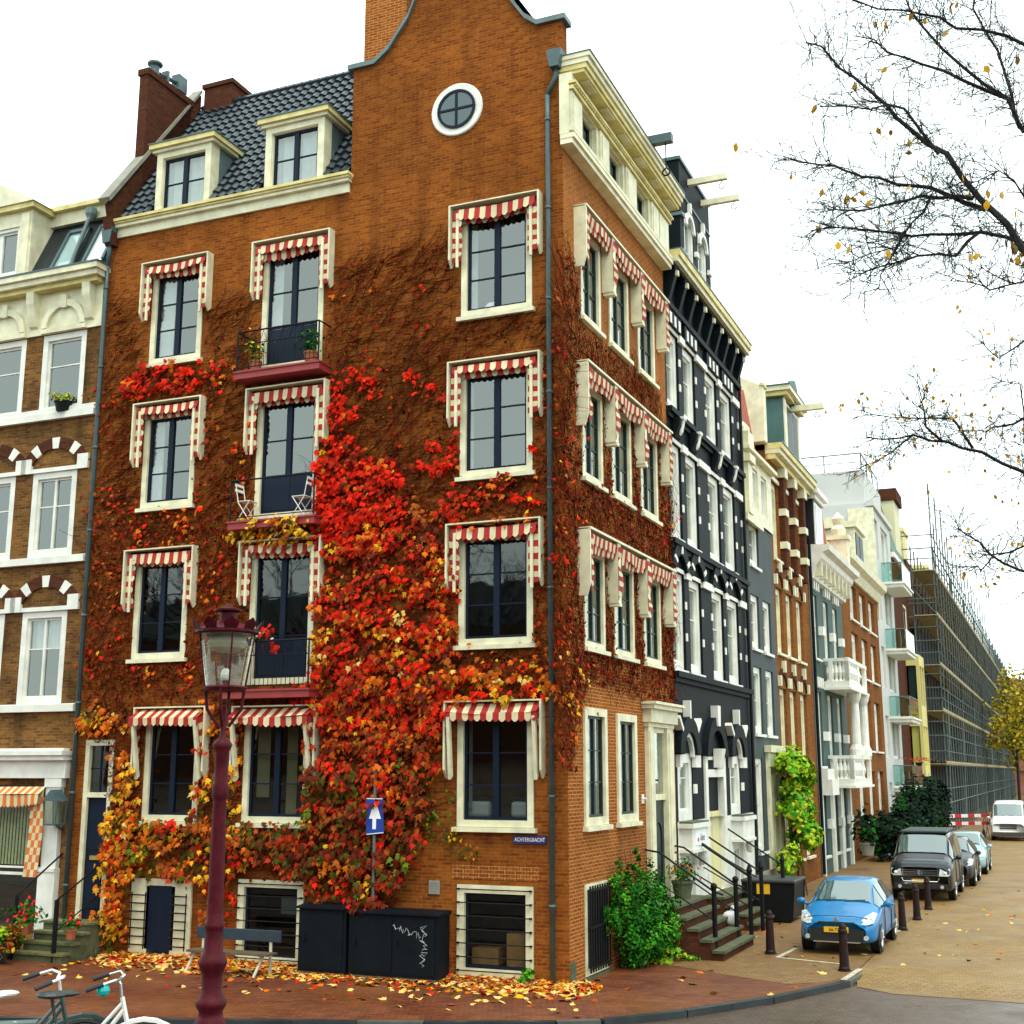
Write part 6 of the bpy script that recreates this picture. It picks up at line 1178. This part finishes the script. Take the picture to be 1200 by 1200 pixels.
# red and white barriers by the scaffold
rw = [mat('barrier red', (.6, .03, .04), .5), M['signw']]
for k, (x0, y0, x1, y1, lb) in enumerate(((1.0, 59, 4.2, 62, 'red and white plank barrier left of the scaffold pole'), (4.2, 62, 5.4, 57.5, 'red and white plank barrier behind the pale blue car'))):
    t = thing('road_barrier', lb, 'barrier', al(x0, y0), ROT_A, 'red and white barriers by the scaffold'); dx, dy = x1-x0, y1-y0
    for z in (.7, 1.15):
        b = MB()
        for i in range(9): a, c = i/9, (i+1)/9; b.add([(dx*a, dy*a, z), (dx*c, dy*c, z), (dx*c, dy*c, z+.2), (dx*a, dy*a, z+.2), (dx*a, dy*a+.03, z), (dx*c, dy*c+.03, z), (dx*c, dy*c+.03, z+.2), (dx*a, dy*a+.03, z+.2)], [(0,1,2,3),(4,5,6,7),(0,1,5,4),(3,2,6,7)], i % 2)
        b.build('plank', rw, t)
    for a in (.05, .95): b = MB(); b.tube([(dx*a-.2, dy*a+.1, 0), (dx*a, dy*a+.02, 1.35)], .025); b.tube([(dx*a+.2, dy*a+.1, 0), (dx*a, dy*a+.02, 1.35)], .025); b.build('leg', M['lead'], t)

for x, w, lb in ((-2.0, .26, 'white pillow at the left inside the ground floor right window'), (-1.0, .3, 'white pillow at the right inside the ground floor right window')):
    t = thing('pillow', lb, 'pillow', al(x, .32, 3.02), ROT_A, 'white pillows on the window sill'); b = MB(); b.box(-w, w, -.08, .1, 0, .3); b.build('cover', M['signw'], t, bevel=.06)
t = thing('table_lamp', 'white domed lamp inside the top right window over the sill', 'lamp', al(-1.75, .35, 13.45), ROT_A); b = MB(); b.lathe([(.04,0),(.04,.05),(.2,.06),(.19,.14),(.12,.23),(.02,.27)], n=14); b.build('shade', M['signw'], t)
# ================================================================ cars (front faces -y in their own frame)
carglass = mat('car glass', (.05, .1, .1), .04, spec=.5); carglass.node_tree.nodes['Principled BSDF'].inputs['IOR'].default_value = 2.6; tyre = mat('car tyre', (.012, .012, .013), .85); rimm = mat('alloy', (.42, .43, .44), .3, metal=.8); blackp = mat('black trim', (.01, .011, .012), .5)
lampm = mat('headlamp', (.62, .66, .66), .08, spec=1, col2=(.3, .33, .34), nscale=14); chrome = mat('car chrome', (.7, .72, .72), .15, metal=1)
def car(name, label, cat, loc, st, paint, wh, wr=.31, lampf=None, rz=ROT_A, glass_from=(3, 4), side=(3, 7), plate='66-TS-8', grille=None, group='cars parked along the side street', plate_z=.48, extra=None):
    t = thing(name, label, cat, loc, rz, group); L = st[-1][0]
    b = MB(); rings = []
    for y, zb, zl, zt, wb, wl, wt in st:
        half = [(wb*.9, zb), (wb, zb+.1), (max(wb, wl)*1.0, zb+(zl-zb)*.55), (wl, zl-.03), (wl*.985, zl), (wt, zt-.045), (wt*.9, zt), (wt*.45, zt+.018)]
        rings.append([(x, y, z) for x, z in half]+[(-x, y, z) for x, z in reversed(half)])
    n = 16; vs = [p for r in rings for p in r]; k = len(rings)
    fs = [(i*n+j, i*n+(j+1) % n, (i+1)*n+(j+1) % n, (i+1)*n+j) for i in range(k-1) for j in range(n)]+[tuple(range(n)), tuple(range((k-1)*n, k*n))]
    b.add(vs, fs); bo = b.build('body', paint, t, smooth=True)
    ca = bo.data.attributes.new('crease_edge', 'FLOAT', 'EDGE'); rr = lambda v: v//n
    ca.data.foreach_set('value', [1.0 if rr(e.vertices[0]) == rr(e.vertices[1]) and rr(e.vertices[0]) in (0, glass_from[0], glass_from[1]) else 0.0 for e in bo.data.edges])
    m = bo.modifiers.new('sub', 'SUBSURF'); m.levels = m.render_levels = 1
    a, c = glass_from
    def P(i, j): return Vector(rings[i][j])
    def patch(nm, q, off, ins=.06, nn=6, bulge=0, mt=None):
        b = MB(); q = [Vector(v) for v in q]; g = []
        nr = (q[1]-q[0]).cross(q[3]-q[0]).normalized()
        if nr.dot(Vector(off)) < 0: nr = -nr
        for v in range(nn+1):
            for u in range(nn+1):
                fu = ins+(1-2*ins)*u/nn; fv = ins+(1-2*ins)*v/nn; p = (q[0]*(1-fu)+q[1]*fu)*(1-fv)+(q[3]*(1-fu)+q[2]*fu)*fv
                g.append(p+nr*(.012+bulge*4*fu*(1-fu)))
        b.add(g, [(v*(nn+1)+u, v*(nn+1)+u+1, (v+1)*(nn+1)+u+1, (v+1)*(nn+1)+u) for v in range(nn) for u in range(nn)]); return b.build(nm, mt or carglass, t, smooth=True)
    b = MB(); g = []; nn = 6; js = [5, 5.5, 6, 7, 8, 9, 9.5, 10]
    dy, dz = P(c, 7).y-P(a, 7).y, P(c, 7).z-P(a, 7).z; nr = Vector((0, -dz, dy)).normalized()
    for v in range(nn+1):
        f = .04+.9*v/nn
        for j in js:
            lo, hi = int(j), min(10, int(j)+1); fr = j-lo
            pa, pc = P(a, lo).lerp(P(a, hi), fr), P(c, lo).lerp(P(c, hi), fr); p = pa.lerp(pc, f); p.x *= .94; g.append(p+nr*.02)
    m_ = len(js); b.add(g, [(v*m_+u, v*m_+u+1, (v+1)*m_+u+1, (v+1)*m_+u) for v in range(nn) for u in range(m_-1)]); b.build('windscreen', carglass, t, smooth=True)
    s0, s1 = side
    for j, sg in ((4, 1), (11, -1)):
        idx = list(range(s0, s1))
        for i in idx:
            j2 = j+1 if sg > 0 else j-1
            q = [P(i, j), P(i+1, j), P(i+1, j2), P(i, j2)]
            patch('side_window', q, (sg, 0, .2), .07)
    for sg in (-1, 1):
        for wy in wh:
            hw = max(s[4] for s in st)-.035
            b = MB(); b.lathe([(.0,-.02),(wr+.06,-.02),(wr+.06,.012)], (sg*hw, wy, wr), 22, ax='x'); b.build('wheel_arch', blackp, t)
            b = MB(); b.lathe([(wr*.6,.02),(wr*.95,.03),(wr,.0),(wr,-.16),(wr*.95,-.2),(.05,-.2),(.05,-.1)] if sg > 0 else [(wr*.6,-.02),(wr*.95,-.03),(wr,0),(wr,.16),(wr*.95,.2),(.05,.2),(.05,.1)], (sg*hw, wy, wr), 22, ax='x'); w = b.build('wheel', tyre, t, smooth=False)
            b = MB(); 
            for i in range(6): a_ = 2*pi*i/6; b.tube([(sg*(hw+.018), wy, wr), (sg*(hw+.022), wy+wr*.6*cos(a_), wr+wr*.6*sin(a_))], .035, 5)
            b.lathe([(wr*.52,sg*.01),(wr*.66,sg*.032),(wr*.66,sg*.01)], (sg*hw, wy, wr), 22, ax='x'); b.f = [f for f in b.f if len(f) < 10]; b.m = [0]*len(b.f); b.build('rim', rimm, w)
        i = glass_from[0]; x, y, z = rings[i][4]
        b = MB(); b.ball((sg*(x+.13), y+.22, z+.1), .1, .06, .075, 10, 8); b.tube([(sg*(x-.03), y+.24, z+.03), (sg*(x+.1), y+.22, z+.08)], .03); b.build('mirror', paint, t, smooth=True)
    hw = max(s[4] for s in st); zb_, zl_ = st[4][1]+.14, st[4][2]-.02
    for sg in (-1, 1):
        for dy0, dy1 in ((st[3][0]+.35, st[5][0]+.1), (st[5][0]+.13, st[6][0]-.05)):
            b = MB(); b.tube([(sg*(hw+.004), dy0, zl_), (sg*(hw+.012), dy0, (zb_+zl_)/2), (sg*(hw-.002), dy0, zb_), (sg*(hw-.002), dy1, zb_), (sg*(hw+.012), dy1, (zb_+zl_)/2), (sg*(hw+.004), dy1, zl_)], .009, 4); b.build('door_seam', blackp, t)
            b = MB(); b.box(sg*hw-.02, sg*hw+.03, dy1-.3, dy1-.12, zl_-.12, zl_-.09); b.build('door_handle', paint, t)
    b = MB(); q = st[2]; b.tube([(-q[5]+.1, q[0]-.25, q[3]-.1), (-q[6]*.5, q[0]-.3, q[3]-.055), (q[6]*.5, q[0]-.3, q[3]-.055), (q[5]-.1, q[0]-.25, q[3]-.1)], .007, 4); b.build('bonnet_seam', blackp, t)
    if lampf:
        for sg in (-1, 1):
            q = [(sg*x, y, z) for x, y, z in lampf]; b = MB(); c_ = sum((Vector(v) for v in q), Vector())/len(q)+Vector((0, -.03, .015)); b.add(q+[tuple(c_)], [(i, (i+1) % len(q), len(q)) for i in range(len(q))]); h = b.build('headlight', lampm, t, smooth=True)
            b = MB(); b.ball((c_.x, c_.y-.0, c_.z-.02), .05, .03, .05); b.build('bulb', mat('lamp lens', (.8,.82,.82), .05, spec=1), h)
    fy = st[0][0]
    if plate:
        b = MB(); b.box(-.26, .26, fy-.055, fy-.03, plate_z, plate_z+.115); p = b.build('number_plate', M['yellow'], t); text('lettering', plate, .1, p, (0, fy-.058, plate_z+.057), (R(90), 0, 0), M['ink'], sx=.95)
    b = MB(); b.tube([(-.35, st[glass_from[0]][0]+.0, st[glass_from[0]][3]+.03), (.1, st[glass_from[0]][0]+.05, st[glass_from[0]][3]+.06)], .012); b.tube([(.05, st[glass_from[0]][0]+.0, st[glass_from[0]][3]+.03), (.5, st[glass_from[0]][0]+.05, st[glass_from[0]][3]+.06)], .012); b.build('wiper', blackp, t)
    if extra: extra(t)
    return t
def paintm(n, c, r=.25, m=.3): return mat(n, c, r, metal=m, spec=.35, coat=.35)
hatch = [(0,.3,.55,.66,.6,.62,.5),(.1,.22,.62,.74,.76,.76,.62),(.45,.2,.72,.86,.84,.83,.7),(.98,.2,.9,1.02,.86,.84,.68),(1.72,.2,.96,1.42,.86,.84,.56),(2.4,.2,.98,1.48,.86,.84,.57),(3.2,.2,1.0,1.44,.86,.84,.56),(3.75,.22,1.0,1.25,.84,.8,.55),(4.0,.35,.8,.95,.72,.72,.5)]
def clio_x(t):
    b = MB(); b.prism([(-.55,.3),(.55,.3),(.6,.52),(.45,.56),(-.45,.56),(-.6,.52)], -.025, .08); b.build('lower_grille', blackp, t)
    b = MB(); b.box(-.5,.5,-.04,-.015,.27,.295); b.build('chrome_strip', chrome, t)
    b = MB(); b.prism([(-.42,.66),(.42,.66),(.38,.695),(-.38,.695)], -.012, .1); b.build('grille', blackp, t)
    b = MB(); b.prism([(0,.68),(.045,.745),(0,.81),(-.045,.745)], -.015, .06); b.build('emblem', chrome, t)
    for s in (-1, 1): b = MB(); b.lathe([(.0,-.02),(.05,-.02),(.055,.02)], (s*.62,.0,.38), 12, ax='y'); b.build('fog_light', lampm, t)
car('blue_car', 'bright blue hatchback parked behind a bollard, nearest the corner', 'car', al(3.88, 6.15), hatch, paintm('bright blue paint', (.003, .17, .43), .3, 0), (.8, 3.25), lampf=[(.46,.03,.66),(.62,.03,.64),(.78,.16,.68),(.82,.5,.86),(.72,.5,.88),(.58,.22,.8)], extra=clio_x)
van = [(0,.35,.85,1.0,.8,.8,.72),(.08,.26,1.0,1.12,.92,.92,.8),(.55,.25,1.1,1.24,.95,.94,.8),(.95,.25,1.16,1.36,.95,.94,.78),(1.55,.25,1.2,1.92,.95,.94,.76),(2.6,.25,1.2,1.97,.95,.94,.77),(3.7,.25,1.2,1.97,.95,.94,.77),(4.7,.25,1.2,1.9,.95,.93,.76),(4.9,.4,1.1,1.6,.9,.88,.7)]
def t5_x(t):
    b = MB()
    for i in range(4): b.box(-.5,.5,-.06,-.03,.77+i*.05,.79+i*.05)
    b.box(-.54,-.5,-.06,0,.75,.96); b.box(.5,.54,-.06,0,.75,.96); b.build('grille', chrome, t)
    b = MB(); b.lathe([(.07,-.085),(.085,-.085),(.085,-.06),(.07,-.06)], (0,0,.865), 18, ax='y'); b.f = [f for f in b.f if len(f) < 10]; b.m = [0]*len(b.f)
    b.tube([(-.045,-.08,.93),(0,-.08,.875),(.045,-.08,.93)], .008, 4); b.tube([(-.06,-.08,.89),(-.025,-.08,.81),(0,-.08,.86),(.025,-.08,.81),(.06,-.08,.89)], .008, 4); b.build('emblem', chrome, t)
    b = MB(); b.box(-.78,.78,-.05,.06,.36,.52); b.build('bumper', blackp, t, bevel=.02)
    b = MB(); b.tube([(-.55,-.07,.7),(-.5,-.075,.6),(.5,-.075,.6),(.55,-.07,.7)], .016); b.build('chrome_strip', chrome, t)
    b = MB(); b.box(-.7,.7,1.6,4.5,1.96,2.04); b.build('roof_panel', mat('dull roof', (.03,.045,.045), .6), t, bevel=.03)
    for s in (-1, 1): b = MB(); b.lathe([(.0,-.06),(.055,-.06),(.06,.02)], (s*.62,.0,.44), 12, ax='y'); b.build('fog_light', lampm, t)
car('dark_van', 'dark blue-black passenger van parked behind the blue car', 'van', al(4.4, 19.0, 0), van, paintm('blue black paint', (.003, .005, .01), .3, 0), (.95, 3.9), wr=.34, lampf=[(.54,-.03,.76),(.8,-.02,.76),(.87,.05,.8),(.87,.08,.98),(.58,.0,.98)], plate='13-FV-2', extra=t5_x, plate_z=.545)
suv = [(y, zb, zl+.1, zt+.12, wb, wl, wt) for y, zb, zl, zt, wb, wl, wt in hatch]
def small_x(t):
    b = MB(); b.box(-.4,.4,-.03,.06,.5,.6); b.build('grille', blackp, t)
car('dark_grey_car', 'dark grey car mostly hidden behind the dark van', 'car', al(4.75, 24.6, 0), suv, paintm('dark grey paint', (.02, .026, .03)), (.8, 3.25), wr=.34, lampf=[(.46,.03,.7),(.62,.03,.7),(.8,.16,.74),(.83,.5,.92),(.72,.5,.94),(.58,.22,.88)], plate=None, extra=small_x)
car('pale_blue_car', 'pale blue hatchback beyond the dark van', 'car', al(4.85, 30.3, 0), [(y, zb, zl+.03, zt+.06, wb, wl, wt) for y, zb, zl, zt, wb, wl, wt in hatch], paintm('pale blue paint', (.3, .46, .5), .3, .2), (.8, 3.25), lampf=[(.46,.03,.66),(.62,.03,.66),(.78,.16,.7),(.82,.5,.88),(.72,.5,.9),(.58,.22,.82)], plate='28-HN-4', extra=small_x)
tv = [(0,.4,.95,1.05,.85,.85,.78),(.1,.3,1.1,1.2,.95,.95,.84),(.6,.3,1.2,1.34,.98,.97,.84),(.95,.3,1.26,1.45,.98,.97,.82),(1.5,.3,1.3,2.15,.98,.97,.8),(2.6,.3,1.3,2.28,.98,.97,.82),(4.0,.3,1.3,2.3,.98,.97,.82),(5.2,.3,1.3,2.25,.98,.97,.8),(5.4,.4,1.2,2.0,.94,.92,.76)]
def tr_x(t):
    b = MB(); 
    for i in range(3): b.box(-.45,.45,-.05,-.02,.78+i*.09,.83+i*.09)
    b.build('grille', blackp, t); b = MB(); b.box(-.85,.85,-.06,.08,.38,.6); b.build('bumper', mat('grey bumper', (.05,.055,.06), .6), t, bevel=.03)
car('white_van', 'white delivery van at the far end of the parked cars', 'van', al(5.55, 56.8, -.1), tv, paintm('white van paint', (.78, .8, .8), .35, 0), (1.0, 4.3), wr=.35, lampf=[(.6,.0,.85),(.85,.02,.85),(.93,.1,.9),(.93,.15,1.15),(.75,.05,1.1)], plate='7-VKD-18', extra=tr_x, side=(3, 5))
